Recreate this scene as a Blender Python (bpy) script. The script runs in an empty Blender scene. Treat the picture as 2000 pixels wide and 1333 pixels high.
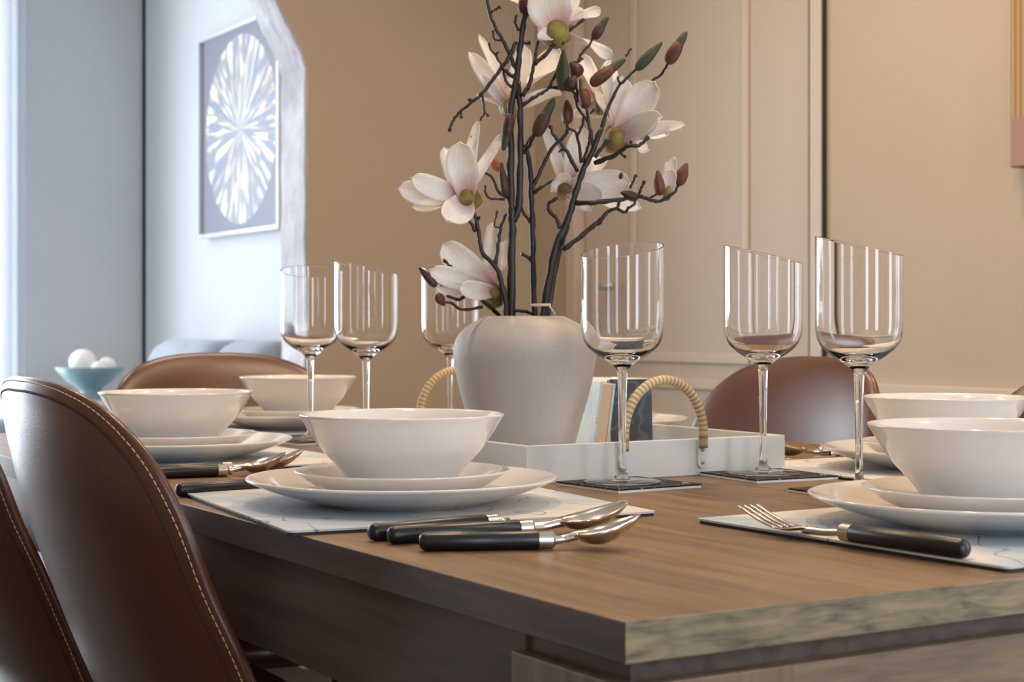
import bpy, bmesh, math, random
from mathutils import Vector, Matrix
random.seed(7)
PI = math.pi
# ------------------------------------------------------------------ camera
# world axes follow the table: x runs across it, y along it, z up; the near left corner of the top is (0, 0, 0.75)
CAMX, CAMY, CAMZ = -0.514, -0.736, 0.91
ANG = math.atan2(1936, 3221)
FPX = 3221.0
TOP = 0.75
S = bpy.context.scene
col = S.collection
cam_d = bpy.data.cameras.new('camera'); cam = bpy.data.objects.new('camera', cam_d); col.objects.link(cam)
cam.location = (CAMX, CAMY, CAMZ); cam.rotation_euler = (PI/2, 0, -ANG)
cam_d.sensor_width = 36.0; cam_d.lens = FPX/2000*36; cam_d.shift_y = -26.5/2000
cam_d.clip_start = 0.05
cam_d.dof.use_dof = True; cam_d.dof.focus_distance = 1.5; cam_d.dof.aperture_fstop = 13
S.camera = cam
S.view_settings.view_transform = 'Standard'; S.view_settings.look = 'None'
S.view_settings.exposure = 0.0; S.view_settings.gamma = 1.0; S.view_settings.use_curve_mapping = False
S.cycles.max_bounces = 14; S.cycles.transmission_bounces = 14; S.cycles.glossy_bounces = 6; S.cycles.diffuse_bounces = 5
S.cycles.sample_clamp_indirect = 4.0; S.cycles.blur_glossy = 0.5
w = bpy.data.worlds.new('world'); S.world = w; w.use_nodes = True
w.node_tree.nodes['Background'].inputs[0].default_value = (0.62, 0.75, 1.0, 1)
w.node_tree.nodes['Background'].inputs[1].default_value = 1.0

def area(name, loc, rot, sx, sy, power, color, shape='RECTANGLE', spread=None):
    d = bpy.data.lights.new(name, 'AREA'); d.shape = shape; d.size = sx
    if shape in ('RECTANGLE', 'ELLIPSE'): d.size_y = sy
    d.energy = power; d.color = color
    if spread: d.spread = spread
    o = bpy.data.objects.new(name, d); col.objects.link(o); o.location = loc; o.rotation_euler = rot
    return o
COOL = (0.80, 0.89, 1.0); WARM = (1.0, 0.74, 0.48)
# daylight through the dining room windows (left wall, and behind the camera) and the lounge window
area('daylight_rear', (-0.60, -2.43, 1.25), (PI/2, 0, 0), 0.50, 1.9, 30, COOL)
area('daylight_rear', (0.75, -2.43, 1.25), (PI/2, 0, 0), 0.50, 1.9, 30, COOL)
area('daylight_right', (2.03, -0.95, 1.25), (0, PI/2, 0), 1.9, 0.55, 26, COOL)
area('daylight_lounge_end', (-0.46, 5.32, 1.13), (-PI/2, 0, 0), 2.86, 2.1, 155, (0.88, 0.945, 1.0))
area('daylight_lounge_left', (-2.23, 4.30, 1.50), (0, -PI/2, 0), 1.5, 0.9, 12, (0.86, 0.93, 1.0))
DOWNLIGHTS = [(0.15, 0.75), (0.95, 0.75), (0.15, 2.1), (0.95, 2.1), (1.5, 1.4), (1.4, -0.6)]
for dx, dy in DOWNLIGHTS:
    area('downlight_lamp', (dx, dy, 2.375), (0, 0, 0), 0.07, 0.07, 8.5, WARM, 'DISK')

def P(px, py, Y):
    """world point seen at photo pixel (px, py) at depth Y from the camera"""
    X = (px-1000)/FPX*Y; Z = CAMZ-(py-640)/FPX*Y
    c, s = math.cos(ANG), math.sin(ANG)
    return Vector((CAMX + X*c + Y*s, CAMY - X*s + Y*c, Z))
RIGHT = Vector((math.cos(ANG), -math.sin(ANG), 0)); FWD = Vector((math.sin(ANG), math.cos(ANG), 0)); UP = Vector((0, 0, 1))

# ------------------------------------------------------------------ materials
def new_mat(name):
    m = bpy.data.materials.new(name); m.use_nodes = True
    return m, m.node_tree.nodes, m.node_tree.links, m.node_tree.nodes['Principled BSDF']
def sv(b, k, v):
    if k in b.inputs: b.inputs[k].default_value = v
def mat(name, color, rough=0.5, metal=0.0, noise=None, bump=None, coat=0.0, spec=0.5, var=None, sheen=0.0):
    """plain procedural material: noise=(scale, amount) mottles the colour, bump=(scale, strength, distance)"""
    m, n, l, b = new_mat(name)
    c = (*color, 1) if len(color) == 3 else color
    sv(b, 'Base Color', c); sv(b, 'Roughness', rough); sv(b, 'Metallic', metal); sv(b, 'Coat Weight', coat); sv(b, 'Specular IOR Level', spec)
    if sheen: sv(b, 'Sheen Weight', sheen)
    tc = n.new('ShaderNodeTexCoord')
    if noise:
        t = n.new('ShaderNodeTexNoise'); t.inputs['Scale'].default_value = noise[0]; t.inputs['Detail'].default_value = 5
        l.new(tc.outputs['Object'], t.inputs['Vector'])
        r = n.new('ShaderNodeValToRGB'); l.new(t.outputs['Fac'], r.inputs[0])
        r.color_ramp.elements[0].position = 0.3; r.color_ramp.elements[1].position = 0.7
        r.color_ramp.elements[0].color = tuple(x*(1-noise[1]) for x in c[:3])+(1,)
        r.color_ramp.elements[1].color = tuple(min(1, x*(1+noise[1])) for x in c[:3])+(1,) if var is None else (*var, 1)
        l.new(r.outputs[0], b.inputs['Base Color'])
    if bump:
        t = n.new('ShaderNodeTexNoise'); t.inputs['Scale'].default_value = bump[0]; t.inputs['Detail'].default_value = 4
        l.new(tc.outputs['Object'], t.inputs['Vector'])
        bn = n.new('ShaderNodeBump'); bn.inputs['Strength'].default_value = bump[1]; bn.inputs['Distance'].default_value = bump[2]
        l.new(t.outputs['Fac'], bn.inputs['Height']); l.new(bn.outputs[0], b.inputs['Normal'])
    return m

def wood_mat(name, axis, dark, light, rough=0.42, fine=1.0, along=5.0, lo=9, loal=1.6):
    m, n, l, b = new_mat(name)
    tc = n.new('ShaderNodeTexCoord'); mp = n.new('ShaderNodeMapping')
    sc = [70*fine, 70*fine, 70*fine]; sc[axis] = along
    mp.inputs['Scale'].default_value = sc; l.new(tc.outputs['Object'], mp.inputs['Vector'])
    t = n.new('ShaderNodeTexNoise'); t.inputs['Scale'].default_value = 1.0; t.inputs['Detail'].default_value = 8; t.inputs['Distortion'].default_value = 0.6
    l.new(mp.outputs[0], t.inputs['Vector'])
    t2 = n.new('ShaderNodeTexNoise'); mp2 = n.new('ShaderNodeMapping'); sc2 = [lo]*3; sc2[axis] = loal
    mp2.inputs['Scale'].default_value = sc2; l.new(tc.outputs['Object'], mp2.inputs['Vector']); l.new(mp2.outputs[0], t2.inputs['Vector'])
    t2.inputs['Scale'].default_value = 1.0; t2.inputs['Detail'].default_value = 3
    mx = n.new('ShaderNodeMath'); mx.operation = 'MULTIPLY_ADD'; mx.inputs[1].default_value = 0.62
    l.new(t.outputs['Fac'], mx.inputs[0])
    m2 = n.new('ShaderNodeMath'); m2.operation = 'MULTIPLY'; m2.inputs[1].default_value = 0.38; l.new(t2.outputs['Fac'], m2.inputs[0]); l.new(m2.outputs[0], mx.inputs[2])
    r = n.new('ShaderNodeValToRGB'); l.new(mx.outputs[0], r.inputs[0])
    r.color_ramp.elements[0].position = 0.36; r.color_ramp.elements[1].position = 0.62
    r.color_ramp.elements[0].color = (*dark, 1); r.color_ramp.elements[1].color = (*light, 1)
    l.new(r.outputs[0], b.inputs['Base Color']); sv(b, 'Roughness', rough)
    bn = n.new('ShaderNodeBump'); bn.inputs['Strength'].default_value = 0.12; bn.inputs['Distance'].default_value = 0.0006
    l.new(t.outputs['Fac'], bn.inputs['Height']); l.new(bn.outputs[0], b.inputs['Normal'])
    return m

M = {}
M['wall'] = mat('beige_wall_paint', (0.465, 0.375, 0.285), 0.85, noise=(2.0, 0.03), bump=(160, 0.25, 0.0012))
M['wall_white'] = mat('lounge_wall_paint', (0.55, 0.575, 0.60), 0.9, bump=(120, 0.1, 0.001))
M['ceiling'] = mat('ceiling_paint', (0.75, 0.72, 0.68), 0.9)
M['floor'] = wood_mat('dark_floor_boards', 1, (0.016, 0.011, 0.009), (0.035, 0.024, 0.018), 0.75)
M['trim'] = mat('trim_paint', (0.52, 0.43, 0.34), 0.5)
M['door'] = mat('door_paint', (0.48, 0.395, 0.315), 0.55)
M['plaster'] = mat('arch_plaster', (0.50, 0.49, 0.53), 0.75, noise=(5, 0.3), bump=(12, 0.9, 0.02))
M['gap_shade'] = mat('door_gap_shade', (0.03, 0.025, 0.02), 0.9)  # near-black colour standing in for shadow in the door joints
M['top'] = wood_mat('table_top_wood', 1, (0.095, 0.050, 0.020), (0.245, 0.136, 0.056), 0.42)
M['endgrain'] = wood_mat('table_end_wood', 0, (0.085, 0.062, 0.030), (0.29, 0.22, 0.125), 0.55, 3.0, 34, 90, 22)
M['shaded_wood'] = wood_mat('table_wood_shaded', 1, (0.045, 0.029, 0.022), (0.10, 0.066, 0.048), 0.48)  # table wood darkened: shade on the long sides is in the colour
M['leg_wood'] = wood_mat('table_leg_wood', 2, (0.10, 0.065, 0.038), (0.21, 0.14, 0.08), 0.45)
sv(M['shaded_wood'].node_tree.nodes['Principled BSDF'], 'Specular IOR Level', 0.3)
M['apron_wood'] = wood_mat('table_apron_wood', 0, (0.12, 0.08, 0.045), (0.25, 0.175, 0.10), 0.5, 1.6, 14)
M['leather'] = mat('tan_leather', (0.088, 0.028, 0.013), 0.30, noise=(9, 0.14), bump=(520, 0.22, 0.0006), spec=0.62)
M['thread'] = mat('cream_thread', (0.62, 0.47, 0.30), 0.8)
M['seam'] = mat('dark_seam', (0.035, 0.012, 0.008), 0.7)
M['black_metal'] = mat('black_metal', (0.012, 0.012, 0.013), 0.4, spec=0.5)
M['china'] = mat('white_china', (0.75, 0.715, 0.68), 0.12, coat=0.4)
M['steel'] = mat('polished_steel', (0.75, 0.70, 0.64), 0.17, metal=1.0)
M['handle'] = mat('black_handle', (0.007, 0.007, 0.010), 0.32)
M['tray'] = mat('cream_lacquer', (0.64, 0.635, 0.60), 0.45)
M['rivet'] = mat('zinc_bracket', (0.42, 0.43, 0.40), 0.4, metal=0.7)
M['vase'] = mat('speckled_stoneware', (0.46, 0.425, 0.40), 0.6, noise=(420, 0.05), bump=(420, 0.35, 0.0008))
M['bark'] = mat('brown_bark', (0.018, 0.010, 0.009), 0.45, noise=(60, 0.4), bump=(220, 0.6, 0.001))
M['bud'] = mat('rust_bud', (0.11, 0.028, 0.010), 0.55, noise=(70, 0.45), bump=(300, 0.5, 0.0008))
M['bud_dark'] = mat('dark_bud', (0.045, 0.014, 0.009), 0.55, noise=(70, 0.4), bump=(300, 0.5, 0.0008))
M['bud_green'] = mat('green_bud', (0.035, 0.045, 0.018), 0.6, noise=(70, 0.4))
M['bud_orange'] = mat('orange_bud', (0.34, 0.10, 0.025), 0.55, noise=(70, 0.4))
M['sofa'] = mat('blue_grey_fabric', (0.23, 0.275, 0.335), 0.9, noise=(12, 0.1), bump=(300, 0.3, 0.001), sheen=0.3)
M['white_matte'] = mat('white_matte', (0.85, 0.83, 0.80), 0.6)
M['teal'] = mat('teal_glaze', (0.20, 0.32, 0.34), 0.25)
M['picture_frame'] = mat('silver_frame', (0.62, 0.62, 0.66), 0.35, metal=0.3)
M['pages'] = mat('book_pages', (0.62, 0.46, 0.31), 0.8)
M['twine'] = mat('white_twine', (0.75, 0.70, 0.62), 0.8)
M['window_frame'] = mat('window_frame_paint', (0.8, 0.8, 0.8), 0.5)
M['mat_edge'] = mat('black_backing', (0.012, 0.012, 0.013), 0.6)
M['white_core'] = mat('white_board', (0.78, 0.77, 0.74), 0.5)
M['fur'] = mat('pale_cotton', (0.82, 0.80, 0.77), 0.9, bump=(90, 0.6, 0.004))

def glass_mat():
    m, n, l, b = new_mat('clear_glass')
    g = n.new('ShaderNodeBsdfGlass'); g.inputs['IOR'].default_value = 1.47; g.inputs['Roughness'].default_value = 0.0
    g.inputs['Color'].default_value = (1, 1, 1, 1)
    l.new(g.outputs[0], n['Material Output'].inputs[0]); n.remove(b)
    return m
M['glass'] = glass_mat()

def petal_mat():
    m, n, l, b = new_mat('magnolia_petal')
    uv = n.new('ShaderNodeUVMap'); sp = n.new('ShaderNodeSeparateXYZ'); l.new(uv.outputs[0], sp.inputs[0])
    r = n.new('ShaderNodeValToRGB'); l.new(sp.outputs[1], r.inputs[0])
    e = r.color_ramp.elements
    e[0].position = 0.0; e[0].color = (0.50, 0.22, 0.20, 1)
    e[1].position = 0.48; e[1].color = (0.90, 0.87, 0.82, 1)
    x = e.new(0.2); x.color = (0.78, 0.58, 0.54, 1)
    # fine veins running along the petal
    mp = n.new('ShaderNodeMapping'); mp.inputs['Scale'].default_value = (26, 1.6, 1); l.new(uv.outputs[0], mp.inputs[0])
    t = n.new('ShaderNodeTexNoise'); t.inputs['Scale'].default_value = 1; t.inputs['Detail'].default_value = 3; l.new(mp.outputs[0], t.inputs['Vector'])
    mx = n.new('ShaderNodeMix'); mx.data_type = 'RGBA'; mx.blend_type = 'MULTIPLY'; mx.inputs[0].default_value = 0.35
    r2 = n.new('ShaderNodeValToRGB'); l.new(t.outputs['Fac'], r2.inputs[0])
    r2.color_ramp.elements[0].position = 0.35; r2.color_ramp.elements[0].color = (0.72, 0.62, 0.58, 1); r2.color_ramp.elements[1].position = 0.6
    l.new(r.outputs[0], mx.inputs[6]); l.new(r2.outputs[0], mx.inputs[7]); l.new(mx.outputs[2], b.inputs['Base Color'])
    sv(b, 'Roughness', 0.6); sv(b, 'Subsurface Weight', 0.15); sv(b, 'Subsurface Radius', (0.01, 0.006, 0.004))
    tr = n.new('ShaderNodeBsdfTranslucent'); l.new(mx.outputs[2], tr.inputs[0])
    ms = n.new('ShaderNodeMixShader'); ms.inputs[0].default_value = 0.3
    l.new(b.outputs[0], ms.inputs[1]); l.new(tr.outputs[0], ms.inputs[2]); l.new(ms.outputs[0], n['Material Output'].inputs[0])
    bn = n.new('ShaderNodeBump'); bn.inputs['Strength'].default_value = 0.25; bn.inputs['Distance'].default_value = 0.001
    l.new(t.outputs['Fac'], bn.inputs['Height']); l.new(bn.outputs[0], b.inputs['Normal'])
    return m
M['petal'] = petal_mat()
def calyx_mat():
    m, n, l, b = new_mat('olive_calyx')
    tc = n.new('ShaderNodeTexCoord'); t = n.new('ShaderNodeTexNoise'); t.inputs['Scale'].default_value = 45; l.new(tc.outputs['Object'], t.inputs[0])
    r = n.new('ShaderNodeValToRGB'); l.new(t.outputs['Fac'], r.inputs[0])
    r.color_ramp.elements[0].position = 0.35; r.color_ramp.elements[0].color = (0.13, 0.075, 0.022, 1)
    r.color_ramp.elements[1].position = 0.6; r.color_ramp.elements[1].color = (0.30, 0.235, 0.05, 1)
    l.new(r.outputs[0], b.inputs['Base Color']); sv(b, 'Roughness', 0.6)
    return m
M['calyx'] = calyx_mat()

def art_mat():
    """radial strokes of white and pale gold in a circle on grey"""
    m, n, l, b = new_mat('starburst_print')
    tc = n.new('ShaderNodeTexCoord'); sp = n.new('ShaderNodeSeparateXYZ'); l.new(tc.outputs['Object'], sp.inputs[0])
    def mth(op, a, b_=None):
        k = n.new('ShaderNodeMath'); k.operation = op
        for i, v in enumerate((a, b_)):
            if v is None: continue
            if isinstance(v, (int, float)): k.inputs[i].default_value = v
            else: l.new(v, k.inputs[i])
        return k.outputs[0]
    y, z = sp.outputs[1], sp.outputs[2]
    rad = mth('SQRT', mth('ADD', mth('MULTIPLY', y, y), mth('MULTIPLY', z, z)))
    ny = mth('DIVIDE', y, mth('MAXIMUM', rad, 0.01)); nz = mth('DIVIDE', z, mth('MAXIMUM', rad, 0.01))
    cmb = n.new('ShaderNodeCombineXYZ'); l.new(mth('MULTIPLY', ny, 9.0), cmb.inputs[0]); l.new(mth('MULTIPLY', nz, 9.0), cmb.inputs[1]); l.new(mth('MULTIPLY', rad, 6.5), cmb.inputs[2])
    t = n.new('ShaderNodeTexNoise'); t.inputs['Scale'].default_value = 1.25; t.inputs['Detail'].default_value = 1.5; l.new(cmb.outputs[0], t.inputs[0])
    r = n.new('ShaderNodeValToRGB'); l.new(t.outputs['Fac'], r.inputs[0])
    e = r.color_ramp.elements
    e[0].position = 0.46; e[0].color = (0.24, 0.285, 0.37, 1); e[1].position = 0.62; e[1].color = (0.80, 0.77, 0.70, 1)
    x = e.new(0.53); x.color = (0.40, 0.34, 0.29, 1)
    ins = mth('LESS_THAN', rad, 0.305)
    mx = n.new('ShaderNodeMix'); mx.data_type = 'RGBA'; l.new(ins, mx.inputs[0])
    mx.inputs[6].default_value = (0.20, 0.20, 0.255, 1); l.new(r.outputs[0], mx.inputs[7])
    l.new(mx.outputs[2], b.inputs['Base Color']); sv(b, 'Roughness', 0.55)
    return m
M['art'] = art_mat()
def gold_art_mat():
    m, n, l, b = new_mat('gold_line_print')
    tc = n.new('ShaderNodeTexCoord'); sp = n.new('ShaderNodeSeparateXYZ'); l.new(tc.outputs['Object'], sp.inputs[0])
    wv = n.new('ShaderNodeTexWave'); wv.inputs['Scale'].default_value = 24; wv.bands_direction = 'Y'; l.new(tc.outputs['Object'], wv.inputs[0])
    r = n.new('ShaderNodeValToRGB'); l.new(wv.outputs[0], r.inputs[0])
    r.color_ramp.elements[0].color = (0.22, 0.10, 0.03, 1); r.color_ramp.elements[1].color = (0.42, 0.25, 0.06, 1)
    gt = n.new('ShaderNodeMath'); gt.operation = 'GREATER_THAN'; gt.inputs[1].default_value = -0.28; l.new(sp.outputs[2], gt.inputs[0])
    mx = n.new('ShaderNodeMix'); mx.data_type = 'RGBA'; l.new(gt.outputs[0], mx.inputs[0]); mx.inputs[6].default_value = (0.30, 0.15, 0.09, 1); l.new(r.outputs[0], mx.inputs[7])
    l.new(mx.outputs[2], b.inputs['Base Color']); sv(b, 'Roughness', 0.5)
    return m
M['gold_art'] = gold_art_mat()

def agate_mat(name, base, line, wash, scale, thr):
    """thin wandering contour lines over a pale wash"""
    m, n, l, b = new_mat(name)
    tc = n.new('ShaderNodeTexCoord')
    t = n.new('ShaderNodeTexNoise'); t.inputs['Scale'].default_value = scale; t.inputs['Detail'].default_value = 2; l.new(tc.outputs['Object'], t.inputs[0])
    k = n.new('ShaderNodeMath'); k.operation = 'MULTIPLY'; k.inputs[1].default_value = 9; l.new(t.outputs['Fac'], k.inputs[0])
    f = n.new('ShaderNodeMath'); f.operation = 'FRACT'; l.new(k.outputs[0], f.inputs[0])
    r = n.new('ShaderNodeValToRGB'); l.new(f.outputs[0], r.inputs[0]); r.color_ramp.interpolation = 'LINEAR'
    e = r.color_ramp.elements; e[0].position = 0.5-thr; e[0].color = (0, 0, 0, 1); e[1].position = 0.5; e[1].color = (1, 1, 1, 1); x = e.new(0.5+thr); x.color = (0, 0, 0, 1)
    t2 = n.new('ShaderNodeTexNoise'); t2.inputs['Scale'].default_value = scale*0.8; l.new(tc.outputs['Object'], t2.inputs[0])
    r2 = n.new('ShaderNodeValToRGB'); l.new(t2.outputs['Fac'], r2.inputs[0]); r2.color_ramp.elements[0].position = 0.47; r2.color_ramp.elements[1].position = 0.53
    r2.color_ramp.elements[0].color = (*base, 1); r2.color_ramp.elements[1].color = (*wash, 1)
    mx = n.new('ShaderNodeMix'); mx.data_type = 'RGBA'; l.new(r.outputs[0], mx.inputs[0]); l.new(r2.outputs[0], mx.inputs[6]); mx.inputs[7].default_value = (*line, 1)
    l.new(mx.outputs[2], b.inputs['Base Color']); sv(b, 'Roughness', 0.42)
    return m
M['placemat'] = agate_mat('agate_print_white', (0.72, 0.69, 0.65), (0.10, 0.13, 0.18), (0.46, 0.53, 0.60), 5.5, 0.03)
M['coaster'] = agate_mat('agate_print_black', (0.018, 0.018, 0.022), (0.60, 0.48, 0.34), (0.012, 0.014, 0.02), 14, 0.03)
sv(M['coaster'].node_tree.nodes['Principled BSDF'], 'Roughness', 0.6); sv(M['coaster'].node_tree.nodes['Principled BSDF'], 'Specular IOR Level', 0.2)
M['marble'] = agate_mat('pale_marble_cover', (0.52, 0.60, 0.64), (0.32, 0.42, 0.50), (0.42, 0.52, 0.58), 18, 0.05)
M['dark_cover'] = agate_mat('dark_photo_cover', (0.008, 0.008, 0.011), (0.06, 0.065, 0.08), (0.014, 0.015, 0.02), 18, 0.2)
def rattan_mat():
    m, n, l, b = new_mat('wound_rattan')
    uv = n.new('ShaderNodeUVMap'); sp = n.new('ShaderNodeSeparateXYZ'); l.new(uv.outputs[0], sp.inputs[0])
    k = n.new('ShaderNodeMath'); k.operation = 'MULTIPLY'; k.inputs[1].default_value = 36; l.new(sp.outputs[1], k.inputs[0])
    f = n.new('ShaderNodeMath'); f.operation = 'PINGPONG'; f.inputs[1].default_value = 0.5; l.new(k.outputs[0], f.inputs[0])
    r = n.new('ShaderNodeValToRGB'); l.new(f.outputs[0], r.inputs[0]); r.color_ramp.elements[0].color = (0.30, 0.18, 0.07, 1); r.color_ramp.elements[1].color = (0.64, 0.50, 0.28, 1); r.color_ramp.elements[1].position = 0.35
    l.new(r.outputs[0], b.inputs['Base Color']); sv(b, 'Roughness', 0.5)
    return m
M['rattan'] = rattan_mat()

# ------------------------------------------------------------------ mesh helpers
class Geo:
    def __init__(s): s.v = []; s.f = []; s.mi = []; s.uv = {}
    def add(s, vs, fs, mi=0, uvs=None):
        o = len(s.v); s.v += [tuple(x) for x in vs]
        for k, f in enumerate(fs):
            s.f.append(tuple(i+o for i in f)); s.mi.append(mi)
            if uvs: s.uv[len(s.f)-1] = [uvs[i] for i in f]
        return s
    def box(s, x0, x1, y0, y1, z0, z1, mi=0, X=None):
        vs = [(x, y, z) for x in (x0, x1) for y in (y0, y1) for z in (z0, z1)]
        if X: vs = [X @ Vector(v) for v in vs]
        return s.add(vs, [(0, 1, 3, 2), (4, 6, 7, 5), (0, 4, 5, 1), (2, 3, 7, 6), (0, 2, 6, 4), (1, 5, 7, 3)], mi)
    def lathe(s, prof, seg=64, mi=0, X=None, fn=None):
        """prof: (r, z) list from the axis round and back; r = 0 ends close to a point"""
        vs = []; rows = []
        for r, z in prof:
            if r < 1e-6: rows.append([len(vs)]); vs.append(Vector((0, 0, z)))
            else:
                rows.append(list(range(len(vs), len(vs)+seg)))
                for k in range(seg):
                    a = 2*PI*k/seg; vs.append(Vector((r*math.cos(a), r*math.sin(a), z)))
        if fn: vs = [fn(v) for v in vs]
        if X: vs = [X @ v for v in vs]
        fs = []
        for a, b in zip(rows, rows[1:]):
            if len(a) == 1 and len(b) == 1: continue
            for k in range(seg):
                k2 = (k+1) % seg
                if len(a) == 1: fs.append((a[0], b[k2], b[k]))
                elif len(b) == 1: fs.append((a[k], a[k2], b[0]))
                else: fs.append((a[k], a[k2], b[k2], b[k]))
        return s.add(vs, fs, mi)
    def tube(s, pts, rad, seg=10, mi=0, cap=True, uv=False):
        pts = [Vector(p) for p in pts]; n = len(pts)
        if isinstance(rad, (int, float)): rad = [rad]*n
        t0 = (pts[1]-pts[0]).normalized(); nrm = t0.orthogonal().normalized()
        vs = []; uvs = []; L = 0
        for i, p in enumerate(pts):
            t = (pts[min(i+1, n-1)]-pts[max(i-1, 0)]).normalized()
            nrm = (nrm - t*nrm.dot(t)).normalized(); bn = t.cross(nrm)
            if i: L += (p-pts[i-1]).length
            for k in range(seg):
                a = 2*PI*k/seg; vs.append(p+(nrm*math.cos(a)+bn*math.sin(a))*rad[i]); uvs.append((k/seg, i/(n-1)))
        fs = [(i*seg+k, i*seg+(k+1) % seg, (i+1)*seg+(k+1) % seg, (i+1)*seg+k) for i in range(n-1) for k in range(seg)]
        if cap: fs += [tuple(range(seg))[::-1], tuple(range((n-1)*seg, n*seg))]
        return s.add(vs, fs, mi, uvs if uv else None)
    def grid(s, fn, nu, nv, mi=0, uv=True):
        vs = [fn(i/nu, j/nv) for i in range(nu+1) for j in range(nv+1)]
        uvs = [(j/nv, i/nu) for i in range(nu+1) for j in range(nv+1)]
        fs = [(i*(nv+1)+j, i*(nv+1)+j+1, (i+1)*(nv+1)+j+1, (i+1)*(nv+1)+j) for i in range(nu) for j in range(nv)]
        return s.add(vs, fs, mi, uvs if uv else None)
    def obj(s, name, mats, parent=None, smooth=True, bevel=None, sub=0, solid=None, loc=None, auto=None, closed=True):
        me = bpy.data.meshes.new(name); me.from_pydata(s.v, [], s.f)
        if not isinstance(mats, (list, tuple)): mats = [mats]
        for m in mats: me.materials.append(m)
        for p, k in zip(me.polygons, s.mi): p.material_index = k; p.use_smooth = smooth
        if s.uv:
            ul = me.uv_layers.new(name='UVMap')
            for p in me.polygons:
                if p.index in s.uv:
                    for li, c in zip(p.loop_indices, s.uv[p.index]): ul.data[li].uv = c
        me.update()
        if closed: 
            bm = bmesh.new(); bm.from_mesh(me); bmesh.ops.recalc_face_normals(bm, faces=bm.faces); bm.to_mesh(me); bm.free()
        if auto is not None and smooth:
            me.set_sharp_from_angle(angle=math.radians(auto))
        o = bpy.data.objects.new(name, me); col.objects.link(o)
        if parent: o.parent = parent
        if loc: o.location = loc
        if solid:
            q = o.modifiers.new('solid', 'SOLIDIFY'); q.thickness = solid; q.offset = 0
        if bevel:
            q = o.modifiers.new('bevel', 'BEVEL'); q.width = bevel; q.segments = 3; q.limit_method = 'ANGLE'
        if sub:
            q = o.modifiers.new('sub', 'SUBSURF'); q.levels = sub; q.render_levels = sub
        return o
def bez(pts, n=10):
    """smooth Catmull-Rom path through pts"""
    pts = [Vector(p) for p in pts]
    if len(pts) < 3: return [pts[0].lerp(pts[-1], k/n) for k in range(n+1)]
    q = [pts[0]*2-pts[1]]+pts+[pts[-1]*2-pts[-2]]; out = []
    for i in range(1, len(q)-2):
        a, b, c, d = q[i-1:i+3]
        for k in range(n):
            t = k/n; out.append(0.5*((2*b)+(c-a)*t+(2*a-5*b+4*c-d)*t*t+(3*b-a-3*c+d)*t**3))
    out.append(pts[-1]); return out
def tag(o, label, cat, group=None):
    o['label'] = label; o['category'] = cat
    if group: o['group'] = group
    return o
def thing(name, label, cat, loc=(0, 0, 0), rz=0, group=None):
    o = bpy.data.objects.new(name, None); col.objects.link(o); o.location = loc; o.rotation_euler = (0, 0, rz)
    o.empty_display_size = 0.05
    return tag(o, label, cat, group)
def struct(o): o['kind'] = 'structure'; return o
def dup(root, loc, rz, label, group=None):
    r = root.copy(); col.objects.link(r); r.location = loc; r.rotation_euler = (0, 0, rz); r['label'] = label
    if group: r['group'] = group
    for ch in list(root.children):
        c = ch.copy(); col.objects.link(c); c.parent = r
        for g in list(ch.children):
            d = g.copy(); col.objects.link(d); d.parent = c
    return r

# ------------------------------------------------------------------ the room
SR, SL = 2.0, -1.9          # right and left wall
TA, TB = 3.32, -2.4         # arch wall, wall behind the camera
H = 2.4
WT = 0.152                  # thickness of the arch wall
LS, LE, LL = 1.5, 5.30, -2.2  # lounge picture wall, lounge end wall, lounge left wall
struct(Geo().box(-2.6, 2.3, -2.7, 5.6, -0.1, 0).obj('floor', M['floor'], smooth=False))
struct(Geo().box(-2.6, 2.3, -2.7, 5.6, H, H+0.1).obj('ceiling', M['ceiling'], smooth=False))
# right wall with the door opening
D0, D1, DH = 2.144, 3.07, 2.03
g = Geo(); g.box(SR, SR+0.15, TB, -1.225, 0, H); g.box(SR, SR+0.15, -0.675, D0-0.05, 0, H); g.box(SR, SR+0.15, -1.225, -0.675, 0, 0.3); g.box(SR, SR+0.15, -1.225, -0.675, 2.2, H); g.box(SR, SR+0.15, D1+0.05, TA+0.02, 0, H); g.box(SR, SR+0.15, D0-0.05, D1+0.05, DH+0.05, H)
struct(g.obj('wall_right', M['wall'], smooth=False))
# arch wall: solid either side of a chamfered opening
def arch_outline():
    c = -0.05; hw = 1.285-c
    half = [(hw, 0.0), (hw, 1.0), (hw, 1.60), (hw-0.012, 1.64), (hw-0.045, 1.70), (hw-0.095, 1.79), (hw-0.17, 1.90), (hw-0.27, 2.01), (hw-0.40, 2.09), (hw-0.55, 2.13), (0.0, 2.14)]
    half = half[:2]+[(p.x, p.z) for p in bez([(x, 0, z) for x, z in half[2:]], 4)]
    return [(c+x, z) for x, z in half] + [(c-x, z) for x, z in half[::-1][1:]]
ao = arch_outline()
g = Geo()
g.box(1.285, SR, TA, TA+WT, 0, H); g.box(SL, -0.1-1.285, TA, TA+WT, 0, H)
for (x0, z0), (x1, z1) in zip(ao, ao[1:]):
    if abs(x0-x1) < 1e-6: continue
    a, b, zz0, zz1 = (x1, x0, z1, z0)
    g.add([(a, TA, zz0), (b, TA, zz1), (b, TA, H), (a, TA, H), (a, TA+WT, zz0), (b, TA+WT, zz1), (b, TA+WT, H), (a, TA+WT, H)],
          [(0, 1, 2, 3), (5, 4, 7, 6), (0, 4, 5, 1)])
struct(g.obj('wall_arch', M['wall'], smooth=False))
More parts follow.
